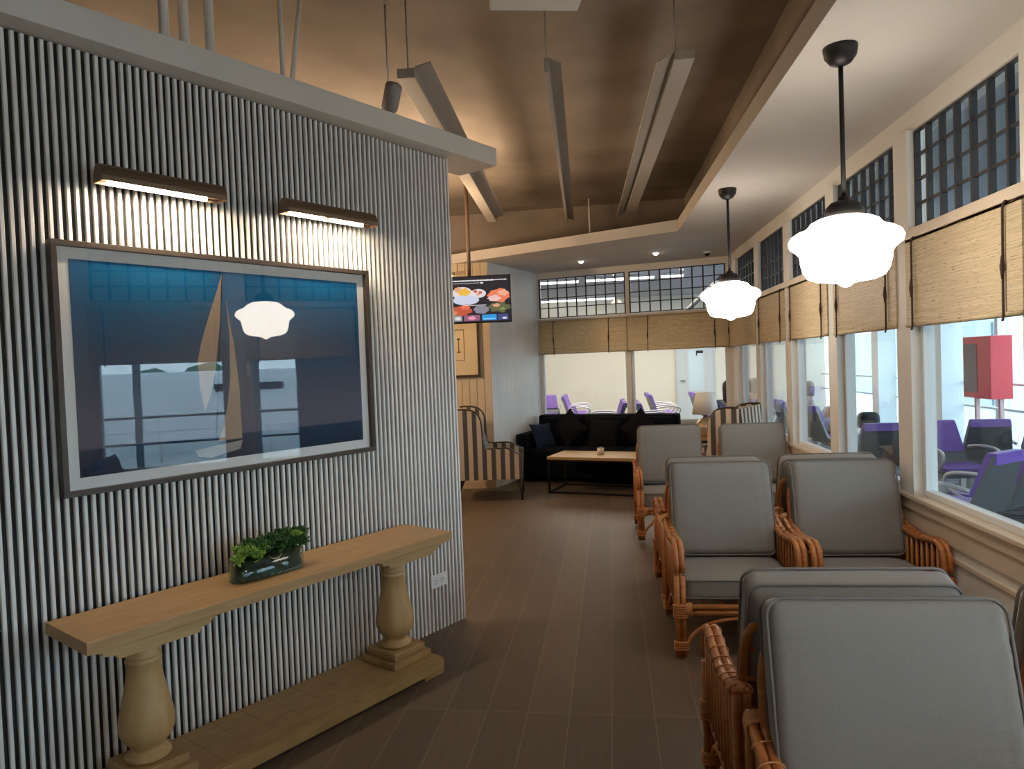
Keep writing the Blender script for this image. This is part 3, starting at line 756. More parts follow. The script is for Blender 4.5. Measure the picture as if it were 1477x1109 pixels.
# side table and lamp
st = thing('side_table', 'oak topped side table with black frame beside the sofa end', 'side table', (1.342, 9.12, 0), BRZ)
MB().box(-.25, .21, -.20, .20, .585, .615, bev=.003).build('table_top', oak, st)
b = MB()
for x in (-.235, .195):
    for y in (-.185, .185): b.box(x-.01, x+.01, y-.01, y+.01, 0, .585)
for y in (-.185, .185): b.box(-.235, .195, y-.01, y+.01, .555, .585)
for x in (-.235, .195): b.box(x-.01, x+.01, -.185, .185, .12, .14); b.box(x-.01, x+.01, -.185, .185, .555, .585)
b.build('table_frame', black_m, st)
tl = thing('table_lamp', 'table lamp with white tapered shade and pearly gourd base on the side table', 'lamp', (1.322, 9.12, .617))
MB().lathe([(.07, 0), (.078, .008), (.10, .03), (.128, .08), (.135, .12), (.12, .17), (.09, .205), (.05, .23), (.03, .25), (.02, .27), (0, .27)], 28).build('lamp_base', mat('pearl_glass', (.62, .47, .30), .12, metal=.35, noise=.2, nscale=9), tl)
b = MB(); b.lathe([(.165, .285), (.118, .555), (.115, .555), (.162, .285)], 36)
b.build('lamp_shade', mat('linen_shade', (.84, .80, .74), .85, noise=.03, nscale=60), tl)
MB().tube([(0, 0, .26), (0, 0, .56)], .005, 8).build('stem', alu, tl)

# ================================================================ STRIPED WING CHAIRS
def wing_chair(label, loc, rz):
    t = thing('striped_wing_chair', label, 'armchair', loc, rz, 'striped wing chairs')
    # local: front towards +x, side profile in xz, width along y (-.36..+.36)
    side = [(-.02, .26), (.73, .26), (.735, .53), (.66, .56), (.56, .615), (.34, .615), (.285, .63), (.262, .70), (.258, .85), (.248, .96), (.215, 1.03), (.155, 1.075), (.06, 1.09), (-.055, 1.09), (-.06, .7)]
    mx = Matrix(((1, 0, 0, 0), (0, 0, 1, 0), (0, 1, 0, 0), (0, 0, 0, 1)))
    for s in (-1, 1):
        y0, y1 = (-.37, -.295) if s < 0 else (.295, .37)
        MB().prism(side, y0, y1, mx).build('side_wing', STRIPE_M, t)
        b = MB(); yo = -.371 if s < 0 else .371
        b.tube(smooth_path([(.735, (y0+y1)/2, .53), (.66, (y0+y1)/2, .562), (.56, (y0+y1)/2, .617), (.34, (y0+y1)/2, .617), (.285, (y0+y1)/2, .632), (.262, (y0+y1)/2, .70), (.258, (y0+y1)/2, .85), (.248, (y0+y1)/2, .96), (.215, (y0+y1)/2, 1.03), (.155, (y0+y1)/2, 1.077), (.06, (y0+y1)/2, 1.095), (-.055, (y0+y1)/2, 1.095)], 4), .016, 8, sx=1.0)
        b.build('dark_edge_piping', dark_wood, t)
    MB().prism([(-.09, .26), (.05, .26), (.09, .5), (.04, 1.085), (-.06, 1.085), (-.10, .7)], -.30, .30, mx).build('backrest', STRIPE_M, t)
    MB().box(-.03, .72, -.30, .30, .26, .36, bev=.01).build('seat_rail', STRIPE_M, t)
    MB().cushion(.60, .13, .62, .04, .012, 8, T(.41, 0, .425, radians(90), 0, radians(90))).build('seat_cushion', navy, t)
    MB().prism([(.05, .42), (.12, .46), (.10, 1.0), (.04, 1.06)], -.295, .295, mx).build('inner_back', navy, t)
    for x, y, dx in ((.70, -.32, .02), (.70, .32, .02), (0, -.32, -.10), (0, .32, -.10)):
        MB().tube([(x, y, .27), (x+dx, y, 0.002)], [.026, .014], 10).build('leg', dark_wood, t)
    return t
wing_chair('striped cream and charcoal wing chair at left, side on, half hidden by the slatted wall', (-1.69, 8.58, 0), radians(5))
w2 = wing_chair('striped wing chair by the window, seen from behind right of the table lamp', (1.49, 7.56, 0), radians(150))
b = MB(); b.cushion(.36, .10, .36, .045, .03, 10, Matrix.Rotation(radians(-18), 4, 'Y') @ Matrix.Rotation(radians(90), 4, 'Z'))
o = b.build('patterned_pillow', mat('grey_pattern', (.34, .31, .29), .85, nscale=34, col2=(.08, .075, .08))); o.location = (-1.475, 8.58, .66)
tag(o, 'grey patterned pillow leaning inside the striped wing chair at left', 'pillow')

# ================================================================ TV, small picture, light
tv = thing('television', 'flat television showing food pictures hung from a ceiling pole', 'television', (-1.415, 7.90, 0), radians(4))
MB().box(-.47, .47, 0, .045, 2.098, 2.632, bev=.004).build('tv_housing', black_m, tv)
MB().tube([(0, .07, 2.40), (0, .07, HZ-.002)], .022, 12).build('ceiling_pole', mat('brown_pole', (.16, .10, .07), .5), tv)
MB().box(-.10, .10, .03, .09, 2.30, 2.46).build('bracket', black_m, tv)
scr = MB().box(-.458, .458, -.002, .001, 2.112, 2.620).build('screen', emis('screen_dark', (.022, .019, .026), .7, (.005, .005, .006)), tv)
def disc(cx, cz, rx, rz_, col, st=1.0, y=-.0035, nm='screen_image', wob=0, n=18):
    pl = [(cx+rx*cos(2*pi*k/n)*(1+wob*sin(k*2.3)), cz+rz_*sin(2*pi*k/n)*(1+wob*cos(k*1.7))) for k in range(n)]
    mx = Matrix(((1, 0, 0, 0), (0, 0, 1, 0), (0, 1, 0, 0), (0, 0, 0, 1)))
    sb = SCR.setdefault(col, MB()); sb.prism(pl, y, y+.0008, mx)
SCR = {}
def srect(x0, x1, z0, z1, col, y=-.0035):
    SCR.setdefault(col, MB()).box(x0, x1, y, y+.0008, z0, z1)
A_ = (.80, .70, .72); disc(-.08, 2.44, .115, .07, A_); disc(.10, 2.43, .09, .05, A_); disc(-.04, 2.36, .15, .055, (.62, .66, .80), y=-.0045)
disc(-.06, 2.45, .07, .042, (.85, .50, .06), y=-.0055, wob=.2); disc(-.13, 2.48, .04, .03, (.75, .38, .22), y=-.0055, wob=.2)
disc(.07, 2.455, .022, .016, (.55, .12, .06), y=-.0055); disc(.125, 2.44, .022, .016, (.55, .12, .06), y=-.0055); disc(.10, 2.42, .02, .014, (.75, .38, .22), y=-.0055)
disc(.33, 2.40, .12, .075, (.85, .22, .11), y=-.0045, wob=.14); disc(.38, 2.43, .06, .035, (.90, .42, .28), y=-.0055, wob=.25); disc(.28, 2.37, .07, .035, (.85, .55, .52), y=-.0055, wob=.2)
disc(-.12, 2.24, .14, .055, (.55, .10, .05), y=-.0045, wob=.14); disc(-.05, 2.28, .05, .03, (.80, .16, .10), y=-.0055, wob=.2); disc(-.30, 2.33, .08, .06, (.85, .22, .11), wob=.2); disc(-.22, 2.22, .07, .04, (.75, .26, .12), y=-.0055, wob=.2)
disc(.13, 2.25, .085, .05, (.26, .25, .31), wob=.1); disc(.33, 2.27, .12, .06, (.12, .14, .06), wob=.25); disc(.30, 2.29, .04, .02, (.75, .38, .22), y=-.0055, wob=.3); disc(.37, 2.25, .03, .015, (.24, .30, .10), y=-.0055, wob=.3)
for x0, x1, c in ((-.30, -.22, (.55, .10, .05)), (-.20, -.09, (.30, .32, .35)), (-.07, .11, (.30, .12, .20)), (.135, .30, (.03, .32, .72)), (.315, .43, (.06, .08, .22))): srect(x0, x1, 2.125, 2.19, c)
disc(-.14, 2.155, .035, .02, (.80, .70, .72), y=-.0045, wob=.2); disc(.02, 2.155, .045, .022, (.85, .30, .45), y=-.0045, wob=.2); srect(.15, .285, 2.137, 2.147, (.30, .65, .90), -.0045); disc(.39, 2.145, .03, .012, (.62, .66, .80), y=-.0045)
rn = random.Random(5)
x = -.44
while x < .28:
    l = rn.uniform(.008, .02); srect(x, x+l, 2.570, 2.584, (.9, .9, .9)); x += l+.004
x = .20
while x < .42:
    l = rn.uniform(.006, .014); srect(x, x+l, 2.572, 2.584, (.9, .9, .9), -.0045); x += l+.006
x = -.40
while x < .12:
    l = rn.uniform(.006, .012); srect(x, x+l, 2.545, 2.552, (.6, .6, .6)); x += l+.005
srect(.13, .16, 2.541, 2.555, (.9, .9, .9)); srect(-.09, .19, 2.297, 2.301, (.9, .9, .9), -.006)
for i, (c, mb) in enumerate(SCR.items()): mb.build('screen_image', emis('screen_colour_%d' % i, c, .68, (.005, .005, .006)), scr)

fp = thing('small_framed_print', 'cream matted print in a dark frame on the cream boarded wall below the television', 'picture', (-1.83, 9.15, 0), 0)
b = MB()
for q in ((-.30, .30, 1.47, 1.50), (-.30, .30, 2.21, 2.24), (-.30, -.272, 1.5, 2.21), (.272, .30, 1.5, 2.21)): b.box(q[0], q[1], -.03, 0, q[2], q[3], bev=.003)
b.build('picture_frame', mat('brown_frame', (.06, .03, .02), .4), fp)
MB().box(-.272, .272, -.015, 0, 1.50, 2.21).build('mat_board', mat('cream_mat', (.66, .54, .34), .9), fp)
b = MB()
for q in ((-.13, .10, 1.69, 1.696), (-.13, .10, 2.09, 2.096), (.094, .10, 1.69, 2.096), (-.13, -.124, 1.69, 2.096)): b.box(q[0], q[1], -.018, -.015, q[2], q[3])
b.box(.005, .045, -.018, -.015, 1.965, 1.98); b.tube([(.025, -.0165, 1.98), (.022, -.0165, 1.90), (.027, -.0165, 1.80)], .005, 6); b.box(.0, .05, -.018, -.015, 1.795, 1.808)
b.build('etching', mat('ink_brown', (.05, .035, .02), .8), fp)
o = thing('wall_light', 'small warm glowing wall light on the cream boards above the television', 'wall light', (-2.0, 9.16, 2.78), 0)
MB().box(-.2, .2, -.12, -.08, .02, .06, bev=.008).build('lamp_hood', bronze, o); MB().tube([(-.16, -.10, .012), (.16, -.10, .012)], .01, 8).build('bulb', emis('wall_bulb', (1, .75, .4), 16), o)
MB().tube([(0, -.1, .04), (0, 0, .04)], .008, 8).build('arm', bronze, o)
area('wall_light_glow', (-2.0, 9.06, 2.775), (radians(-25), 0, 0), .36, .03, 7, (1, .7, .36))

# ================================================================ HANGING CEILING FIXTURES
def fixture(label, x0, x1, ya, yb, rods, kind):
    t = thing('ceiling_batten', label, 'ceiling light fixture', (0, 0, 3.3), 0, 'long hanging channels under the raw ceiling')
    def seg(xa, xb, z, y): return (xa+(xb-xa)*y, z)
    dx = (x1-x0)/(yb-ya); L = yb-ya
    sh = Matrix(((1, dx, 0, x0), (0, 1, 0, ya), (0, 0, 1, 0), (0, 0, 0, 1)))
    mt = mat('batten_paint', (.38, .345, .30), .5)
    if kind == 'wide':
        MB().box(-.015, .10, 0, L, 0, .05, sh, bev=.004).build('channel', mt, t)
        b = MB(); b.add([(-.02, 0, .04), (-.11, 0, -.01), (-.114, 0, -.004), (-.02, 0, .05), (-.02, L, .04), (-.11, L, -.01), (-.114, L, -.004), (-.02, L, .05)], [(0, 1, 2, 3), (7, 6, 5, 4), (0, 4, 5, 1), (1, 5, 6, 2), (2, 6, 7, 3), (3, 7, 4, 0)], False, sh); b.build('reflector_wing', mt, t)
    elif kind == 'slim':
        MB().box(-.012, .014, 0, L, -.02, .06, sh, bev=.003).build('channel', mt, t)
        b = MB(); b.add([(.014, 0, .05), (.085, 0, .02), (.085, 0, .026), (.014, 0, .058), (.014, L, .05), (.085, L, .02), (.085, L, .026), (.014, L, .058)], [(3, 2, 1, 0), (4, 5, 6, 7), (0, 1, 5, 4), (1, 2, 6, 5), (2, 3, 7, 6), (3, 0, 4, 7)], False, sh); b.build('reflector_wing', mt, t)
    else:
        MB().box(-.06, .045, 0, L, 0, .055, sh, bev=.004).build('channel', mt, t)
        b = MB(); b.add([(.045, 0, .05), (.14, 0, .075), (.14, 0, .083), (.045, 0, .06), (.045, L, .05), (.14, L, .075), (.14, L, .083), (.045, L, .06)], [(3, 2, 1, 0), (4, 5, 6, 7), (0, 1, 5, 4), (1, 2, 6, 5), (2, 3, 7, 6), (3, 0, 4, 7)], False, sh); b.build('reflector_wing', mt, t)
    for y in rods: MB().tube([(x0+dx*y, ya+y, .05), (x0+dx*y-.0, ya+y, HZ-3.3)], .005, 6).build('hanger_rod', mt, t)
    return t
fixture('left hanging white metal channel crossing behind the box beam', -1.04, -1.17, 4.05, 8.3, (.03, 3.6), 'left')
fixture('middle slim hanging white channel under the raw ceiling', -.235, -.313, 4.09, 8.6, (.03, 3.9), 'slim')
fixture('right wide hanging white channel under the raw ceiling', .50, .385, 4.13, 8.4, (.05, 3.9), 'wide')
o = thing('hanging_rod', 'short white drop rod hanging at the rear edge of the ceiling opening', 'rod', (-.045, 9.4, 0))
MB().tube([(0, 0, 3.28), (0, 0, HZ)], .014, 10).build('rod', white_paint, o); MB().lathe([(0, 3.25), (.018, 3.26), (.018, 3.29), (0, 3.30)], 10).build('end_cap', white_paint, o)
o = MB().box(-.01, .40, -.6, .0, 0, .05, bev=.006).build('ceiling_tray', white_paint); o.location = (-.43, 3.28, 3.25); o.rotation_euler = (0, 0, radians(12))
tag(o, 'pale metal tray hung under the ceiling, cut by the top edge of the photo', 'ceiling fixture')
# struts above the box beam
STR = [(-1.735, 0), (-1.644, 0), (-1.522, 0), (-1.134, 0), (-1.093, .33)]
for i, (tt, lean) in enumerate(STR):
    tt2 = tt
    b = MB(); R = Matrix.Rotation(SRZ, 3, 'Z'); p0 = SP+R @ Vector((tt2, .05, 3.05)); p1 = SP+R @ Vector((tt2+(lean*.35), .05, HZ))
    b.tube([p0, p1], .022 if i in (0, 1, 2) else .013, 8)
    o = b.build('ceiling_strut', white_paint)
    tag(o, ['first white strut from the left rising from the box beam', 'second white strut from the left rising from the box beam', 'thick white strut above the middle of the box beam', 'vertical thin strut of the pair rising from the box beam', 'slanted thin strut of the pair rising from the box beam'][i], 'strut', 'struts holding the box beam')
o = thing('ceiling_speaker', 'grey cylindrical ceiling unit tucked behind the box beam', 'speaker', (-1.17, 4.1, 3.14), 0)
MB().lathe([(0, 0), (.04, 0), (.048, .02), (.048, .16), (.0, .18)], 20, T(0, 0, 0, radians(55), 0, radians(30))).build('housing', mat('grey_unit', (.30, .29, .28), .5), o)
MB().tube([(0, 0, .1), (0, 0, HZ-3.14)], .006, 6).build('hanger_rod', alu, o)

# ================================================================ OUTSIDE THE LOUNGE: WAITING HALL
FY = 18.8; KX = 5.8; OZ = 3.25
MB().prism([(WX+.1, -8), (KX+.2, -8), (KX+.2, FY+.2), (-7, FY+.2), (-7, 12.8), (-.95, 10.75), (WX+.1, 9.9)], -.12, 0).build('floor_carpet', CARPET_M, kind='structure')
MB().prism([(WX+.13, -8), (KX+.2, -8), (KX+.2, FY+.2), (-7, FY+.2), (-7, 12.8), (-.95, 10.80), (WX+.13, 9.98)], OZ, OZ+.12).build('ceiling_hall', mat('hall_ceiling', (.42, .43, .44), .8), kind='structure')
MB().box(-7, 5.72, FY, FY+.15, 0, OZ).build('wall_far', cream_wall, kind='structure')
MB().box(-7.1, -7, 11, FY, 0, OZ).build('wall_far_left', cream_wall, kind='structure')
# curtain wall
b = MB(); ys = []
y = -6.0
while y < FY: ys.append(y); y += 1.55
for y in ys: b.box(KX-.06, KX+.06, y-.045, y+.045, .0, OZ)
for z in (.12, 2.35): b.box(KX-.03, KX+.03, -8, FY, z-.025, z+.025)
b.box(KX-.08, KX+.08, -8, FY, 0, .06); b.box(KX-.1, KX+.1, -8, FY, 2.62, OZ)
b.build('wall_curtain', mat('curtain_wall_paint', (.62, .72, .74), .4), kind='structure')
MB().box(KX-.004, KX+.004, -8, FY, .06, 2.62).build('window_hall', glass('hall_glass', (.86, .93, .95), 1.4), kind='structure')
b = MB()
for y in (1.2, 11.9, 14.4, 17.0): b.box(KX-.50, KX-.18, y-.16, y+.16, 0, OZ)
b.build('wall_columns', mat('hall_column', (.66, .72, .72), .5), kind='structure')
MB().box(5.50, KX-.07, 3.85, 8.2, 0, OZ).build('wall_hall_panel', mat('hall_panel', (.34, .34, .36), .6), kind='structure')
b = MB(); b.box(KX-.75, KX-.70, 9.0, FY, .0, .10); b.build('baseboard_hall', mat('dark_kerb', (.02, .02, .022), .5), kind='structure')
b = MB()
for z in (1.08, .72): b.tube([(KX-.16, -8, z), (KX-.16, FY, z)], .02, 8)
b.build('trim_6', alu, kind='structure')
# door in the far wall
dr = thing('door_1', 'pale door with a sign and glass strip in the far cream wall', 'door', (2.50, FY-.02, 0)); dr['kind'] = 'structure'
MB().box(-.45, .45, -.03, .02, 0, 2.25, bev=.004).build('door_leaf', mat('door_paint', (.58, .62, .62), .5), dr)
b = MB(); b.box(-.50, -.45, -.04, .02, 0, 2.3); b.box(.45, .50, -.04, .02, 0, 2.3); b.box(-.5, .5, -.04, .02, 2.25, 2.3); b.build('door_frame', mat('door_frame_paint', (.55, .57, .57), .5), dr)
MB().box(-.18, .20, -.036, -.03, .75, 1.80).build('glass_strip', mat('milky_glass', (.62, .72, .76), .2), dr)
MB().tube([(-.38, -.03, 1.02), (-.38, -.08, 1.02), (-.27, -.08, 1.02)], .012, 8).build('door_handle', black_m, dr)
b = MB(); b.box(.02, .20, -.045, -.037, 1.72, 1.79); b.box(.02, .05, -.045, -.037, 1.66, 1.72); b.build('door_sign', black_m, dr)
# strip lights of the hall
def strip(label, x0, x1, y):
    t = thing('strip_light', label, 'ceiling light', ((x0+x1)/2, y, OZ), radians(-3), 'fluorescent strips in the hall beyond the rear windows'); L = (x1-x0)/2
    MB().box(-L, L, -.04, .04, -.05, 0).build('housing', far_white, t)
    MB().tube([(-L+.03, 0, -.065), (L-.03, 0, -.065)], .022, 8).build('tube', emis('strip_glow', (1, .97, .9), 6), t)
strip('left part of the near fluorescent strip behind the rear lattice', -1.6, -.3, 14.0)
strip('middle part of the near fluorescent strip behind the rear lattice', -.22, 1.15, 13.9)
strip('short right part of the near fluorescent strip behind the rear lattice', 1.23, 1.7, 13.85)
strip('lower far fluorescent strip behind the rear left lattice', -1.7, .5, 18.2)
strip('fluorescent strip over the seats outside the right windows', 3.6, 5.0, 12.5)
for lab, p0, p1 in (('dark sloping roof brace left behind the rear lattice', (1.60, 15, 2.35), (2.55, 14.5, 3.24)), ('dark sloping roof brace right behind the rear lattice', (3.0, 16, 2.45), (4.6, 15.2, 3.24))):
    b = MB(); b.tube([p0, p1], .05, 4); o = b.build('roof_brace', shell_grey); tag(o, lab, 'roof brace', 'roof braces of the hall')
area('hall_ceiling_light', (1.0, 15.0, OZ-.12), (0, 0, 0), 5.5, 4.0, 260, (1, .84, .66))
area('hall_ceiling_light_side', (3.8, 6.5, OZ-.12), (0, 0, 0), 2.0, 7, 30, (.9, .97, 1))
MB()

# beam seating
def bench(label, loc, rz, n=3, arms=True, group='purple beam seats in the waiting hall'):
    t = thing('waiting_bench', label, 'waiting seats', loc, rz, group)
    W = .54; x0 = -W*n/2
    MB().box(x0+.05, -x0-.05, .20, .27, .32, .38).build('beam', shell_grey, t)
    for k in range(n):
        cx = x0+W*(k+.5)
        # seat shell + back facing -y (local front -y)
        b = MB(); b.box(cx-.245, cx+.245, -.02, .44, .395, .425, bev=.008)
        bk = [(.42, .40), (.46, .42), (.60, .84), (.575, .85), (.425, .45)]
        mx = Matrix(((0, 0, 1, cx-.245), (1, 0, 0, 0), (0, 1, 0, 0), (0, 0, 0, 1)))
        b.prism(bk, 0, .49, mx); b.v = [(cx+(x-cx)*(1-max(0, z-.43)*.62), y, z) for x, y, z in b.v]; b.build('seat_shell', shell_grey, t)
        MB().box(cx-.235, cx+.235, -.015, .41, .425, .455, bev=.012).build('seat_pad', purple, t)
        b = MB(); bk2 = [(.400, .56), (.462, .57), (.562, .85), (.600, .845), (.610, .86), (.555, .875)]
        bk2 = [(.432, .56), (.475, .70), (.520, .84), (.530, .868), (.600, .868), (.600, .80), (.580, .80), (.575, .85), (.470, .56)]
        mx = Matrix(((0, 0, 1, cx-.235), (1, 0, 0, 0), (0, 1, 0, 0), (0, 0, 0, 1)))
        b.prism([(.432, .56), (.520, .84), (.535, .868), (.600, .868), (.604, .79), (.560, .78), (.470, .56)], 0, .47, mx); b.v = [(cx+(x-cx)*(1-max(0, z-.43)*.58), y, z) for x, y, z in b.v]; b.build('back_pad', purple, t)
    for s in (-1, 1):
        x = s*(-x0-.12)
        b = MB(); b.box(x-.03, x+.03, .20, .27, .04, .33); b.box(x-.03, x+.03, -.04, .52, 0, .05, bev=.01); b.build('leg', alu, t)
    for k in range(n+1):
        x = x0+W*k
        MB().tube(smooth_path([(x, .46, .60), (x, .30, .625), (x, .10, .63), (x, -.01, .60), (x, -.02, .53), (x, .05, .46), (x, .20, .40)], 4), .017, 8).build('armrest', alu, t)
    return t
bn = bench('purple waiting bench outside the near right window, its grey backrests towards the lounge', (2.97, 6.17, 0), radians(215))
B = lambda x, y, r, l: dup(bn, (x, y, 0), radians(r), l)
B(4.60, 8.3, 172, 'purple waiting bench farther right outside, near the red cabinet')
labs = ['far left purple bench above the sofa arm, facing the camera', 'far purple bench with looped arm above the left end of the sofa', 'purple bench turned left, low behind the middle of the sofa back', 'purple bench just left of the rear mullion, close behind the glass', 'far purple bench with looped arm left of the pale door', 'purple bench behind the lamp shade', 'purple bench low behind the sofa back near the left rear window']
for k, (x, y, r) in enumerate(((-1.72, 16.0, 0), (-.22, 16.1, 90), (-.12, 13.2, 270), (1.24, 12.9, 90), (1.62, 15.6, 90), (2.55, 15.2, 90), (.12, 11.5, 90))): B(x, y, r, labs[k])

bench('single purple seat outside the nearest right window, facing the camera', (3.52, 7.25, 0), radians(6), 1, group='single purple seats in the hall')
bench('single purple seat with grey back to the lounge, left of the nearest right post', (2.88, 8.25, 0), pi, 1, group='single purple seats in the hall')
ltb = thing('low_table', 'pale low table between the purple seats outside the nearest right window', 'table', (4.30, 7.0, 0))
MB().box(-.22, .28, -.25, .25, .38, .42, bev=.005).build('table_top', far_white, ltb)
for x in (-.18, .24):
    for y in (-.21, .21): MB().box(x-.02, x+.02, y-.02, y+.02, 0, .38).build('leg', alu, ltb)

# red cabinet by the curtain wall
o = thing('red_cabinet', 'red display cabinet by the glass wall outside the nearest right window', 'cabinet', (5.40, 10.55, 0), radians(90))
MB().box(-.36, .36, -.10, .18, .90, 1.76, bev=.01).build('cabinet_body', mat('red_paint', (.62, .03, .04), .4), o)
MB().box(-.02, .32, .181, .186, .98, 1.66).build('glass_front', mat('dark_glass', (.10, .05, .06), .2), o)
b = MB()
for x in (-.33, .28): b.box(x, x+.05, 0, .05, 0, .90)
b.build('stand_leg', mat('pink_leg', (.55, .35, .35), .5), o)
# people in the hall
def person(label, loc, rz, shirt, trousers, hair, long_hair=True, lean=.0, s=1.0):
    t = thing('person', label, 'person', loc, rz)
    t.scale = (s, s, s)
    # seated, facing local -y
    J = {'pel': ((0, .10, .50), .13), 'waist': ((0, .12, .66), .115), 'chest': ((0, .10-lean*.5, .84), .135), 'neck': ((0, .08-lean, 1.00), .055), 'head0': ((0, .07-lean, 1.08), .075), 'head1': ((0, .07-lean, 1.20), .085)}
    E_ = [('pel', 'waist'), ('waist', 'chest'), ('chest', 'neck'), ('neck', 'head0'), ('head0', 'head1')]
    for sg, c in ((-1, 'l'), (1, 'r')):
        J['sh'+c] = ((sg*.17, .09-lean*.8, .93), .055); J['el'+c] = ((sg*.22, .04-lean*.6, .68), .042); J['wr'+c] = ((sg*.14, -.18, .60), .028); J['pa'+c] = ((sg*.12, -.25, .59), .030)
        J['hip'+c] = ((sg*.09, .04, .50), .095); J['kn'+c] = ((sg*.11, -.38, .50), .062); J['an'+c] = ((sg*.11, -.40, .09), .038); J['to'+c] = ((sg*.12, -.54, .04), .032)
        E_ += [('chest', 'sh'+c), ('sh'+c, 'el'+c), ('el'+c, 'wr'+c), ('wr'+c, 'pa'+c), ('pel', 'hip'+c), ('hip'+c, 'kn'+c), ('kn'+c, 'an'+c), ('an'+c, 'to'+c)]
        for i in range(5):
            n_ = 'f%d%s' % (i, c); dx = (i-2)*.016; J[n_] = ((sg*.12+dx, -.32+(.03 if i in (0, 4) else 0), .575), .008); E_.append(('pa'+c, n_))
    def skin(names, nm, m, grow=0.0):
        keys = [k for k in J if names is None or k in names]; id_ = {k: i for i, k in enumerate(keys)}
        me = bpy.data.meshes.new(nm); me.from_pydata([J[k][0] for k in keys], [(id_[a], id_[c]) for a, c in E_ if a in id_ and c in id_], [])
        o = bpy.data.objects.new(nm, me); COL.objects.link(o); o.parent = t; me.materials.append(m)
        md = o.modifiers.new('skin', 'SKIN'); md.use_smooth_shade = True
        for i, k in enumerate(keys): r = J[k][1]+grow; me.skin_vertices[0].data[i].radius = (r, r)
        me.skin_vertices[0].data[0].use_root = True
        sb = o.modifiers.new('sub', 'SUBSURF'); sb.levels = 1; sb.render_levels = 1
        return o
    skin(None, 'body', skin_m)
    skin(('pel', 'waist', 'chest', 'shl', 'shr', 'ell', 'elr'), 'shirt', shirt, .018)
    skin(('pel', 'hipl', 'hipr', 'knl', 'knr', 'anl', 'anr'), 'trousers', trousers, .014)
    b = MB(); hy = .085-lean
    b.lathe([(0, 1.315), (.05, 1.305), (.09, 1.26), (.102, 1.19), (.098, 1.12), (.09, 1.02 if not long_hair else .90), (0, 1.02 if not long_hair else .86)], 16, T(0, hy+.012, 0)); b.build('hair', hair, t)
    return t
blk = mat('black_hair', (.012, .012, .016), .5); brn = mat('brown_hair', (.16, .10, .07), .6)
def sitter(label, loc, rz, *a, **k):
    person(label, (loc[0]-sin(rz)*.0, loc[1], .045), rz, *a, **k)
    d = Matrix.Rotation(rz, 3, 'Z') @ Vector((0, -.15, 0))
    return bench('single purple seat under the '+label.replace('person', 'sitter').split(' seated')[0].split(' leaning')[0].split(' seen')[0], (loc[0]+d.x, loc[1]+d.y, 0), rz, 1, group='single purple seats in the hall')
sitter('person with long dark hair seen from behind, seated beyond the rear corner window', (1.98, 11.3, 0), pi, mat('slate_shirt', (.08, .13, .20), .8), mat('dark_trousers', (.05, .06, .09), .8), blk, True, s=.92)
sitter('person with brown hair and purple top seated beyond the farthest right window', (2.75, 12.9, 0), radians(150), mat('mauve_shirt', (.30, .24, .42), .8), mat('grey_trousers', (.2, .2, .24), .8), brn, False, s=.9)
sitter('person in a pale pink top leaning forward beyond the second farthest right window', (3.35, 12.2, 0), radians(95), mat('pink_shirt', (.60, .48, .52), .8), mat('denim', (.10, .16, .32), .8), mat('grey_brown_hair', (.25, .22, .2), .7), False, .22, s=.85)
sitter('person in a white top and blue jeans seated beyond the right windows', (3.30, 10.7, 0), radians(120), mat('white_shirt', (.62, .63, .63), .8), mat('denim', (.10, .16, .32), .8), brn, False, .30, s=.80)
b = MB(); b.cushion(.30, .20, .26, .08, .03, 8); o = b.build('backpack', mat('black_bag', (.012, .014, .018), .6)); o.location = (4.05, 11.3, .56)
bk = o
o = thing('low_table', 'pale low table holding a dark bag outside the right windows', 'table', (4.05, 11.3, 0))
MB().box(-.3, .3, -.25, .25, .38, .42, bev=.005).build('table_top', far_white, o)
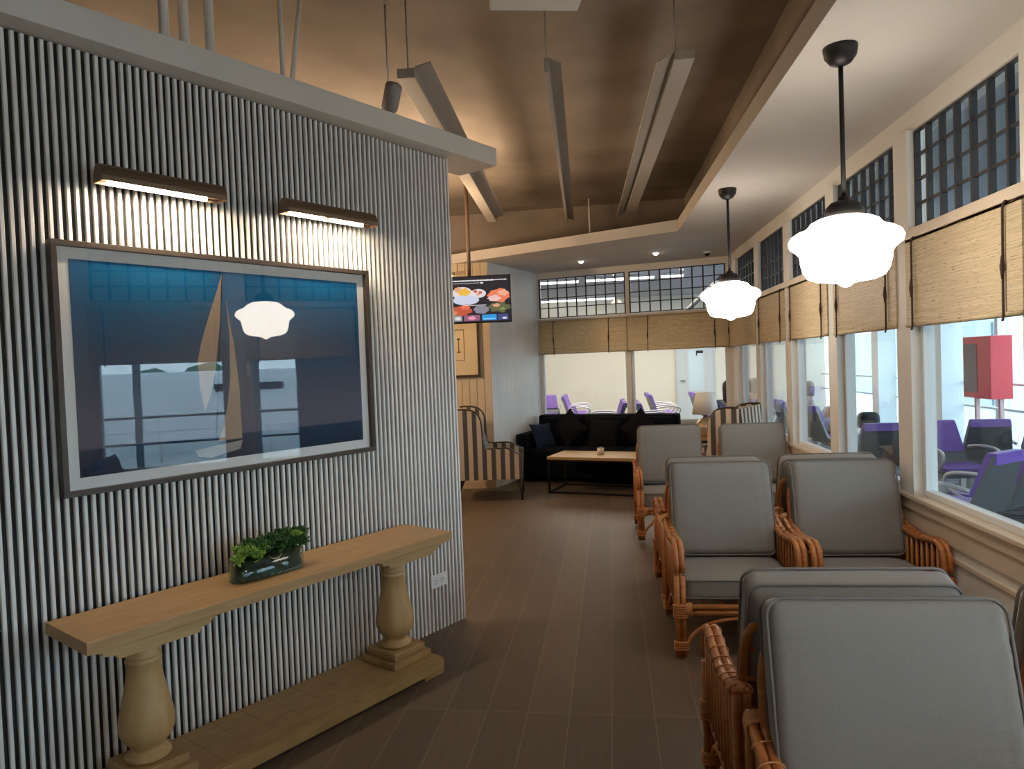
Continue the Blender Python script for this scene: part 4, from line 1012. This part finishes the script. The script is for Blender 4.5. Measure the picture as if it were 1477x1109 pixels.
for x in (-.26, .26):
    for y in (-.21, .21): MB().box(x-.02, x+.02, y-.02, y+.02, 0, .38).build('leg', alu, o)
tag(bk, 'round black bag on the low table outside the right windows', 'bag')

# ================================================================ OUTDOORS (beyond the curtain wall)
MB().box(KX+.3, 160, -80, 120, -4.6, -4.5).build('floor_apron', mat('apron_concrete', (.55, .55, .53), .8, noise=.1, nscale=.3), kind='structure')
jb = thing('boarding_bridge', 'white passenger boarding bridge outside the hall, seen in the picture glass', 'boarding bridge', (12.5, 3.5, -4.5), radians(88))
MB().box(-9, 7, -1.4, 1.4, 3.3, 6.22, bev=.05).build('bridge_tunnel', mat('bridge_white', (.78, .79, .80), .5), jb)
b = MB(); b.box(-1.0, .4, 1.4, 1.43, 5.78, 5.93); b.build('vent_slot', black_m, jb)
b = MB()
for x in (-6, 4): b.box(x-.25, x+.25, -.5, .5, 0, 3.7)
b.build('support_column', alu, jb)
b = MB()
for z in (5.6, 5.3): b.tube([(-8, 2.6, z-.2), (6, 2.6, z-.2)], .03, 6)
for x in range(-8, 7, 2): b.tube([(x, 2.6, 4.5), (x, 2.6, 5.4)], .03, 6)
b.box(-8, 6, 1.4, 2.7, 4.42, 4.5)
b.build('walkway_rail', alu, jb)
pb = thing('pier_building', 'pale blue grey pier building standing outside beyond the far end of the glass wall', 'building', (9.5, 19, -4.5))
MB().box(-1.5, 6, -4, 14, 0, 7.4, bev=.05).build('wall', mat('pier_cladding', (.34, .40, .43), .6), pb)
for k in range(6): MB().box(-1.54, -1.49, -3.5+2.9*k, -1.4+2.9*k, 4.9, 6.6).build('window', mat('pier_glass', (.10, .14, .16), .15), pb)
b = MB(); rn = random.Random(9)
for i in range(60):
    y = -60+3.0*i; r = rn.uniform(2.0, 4.2)
    b.lathe([(0, -r), (r*.8, -r*.6), (r, 0), (r*.75, r*.6), (0, r)], 7, T(75+rn.uniform(-4, 4), y, -4.2+r, rn.random(), rn.random()))
o = b.build('distant_tree_line', mat('tree_green', (.04, .09, .04), .9)); o['kind'] = 'stuff'; o['label'] = 'distant line of green trees beyond the apron'; o['category'] = 'trees'
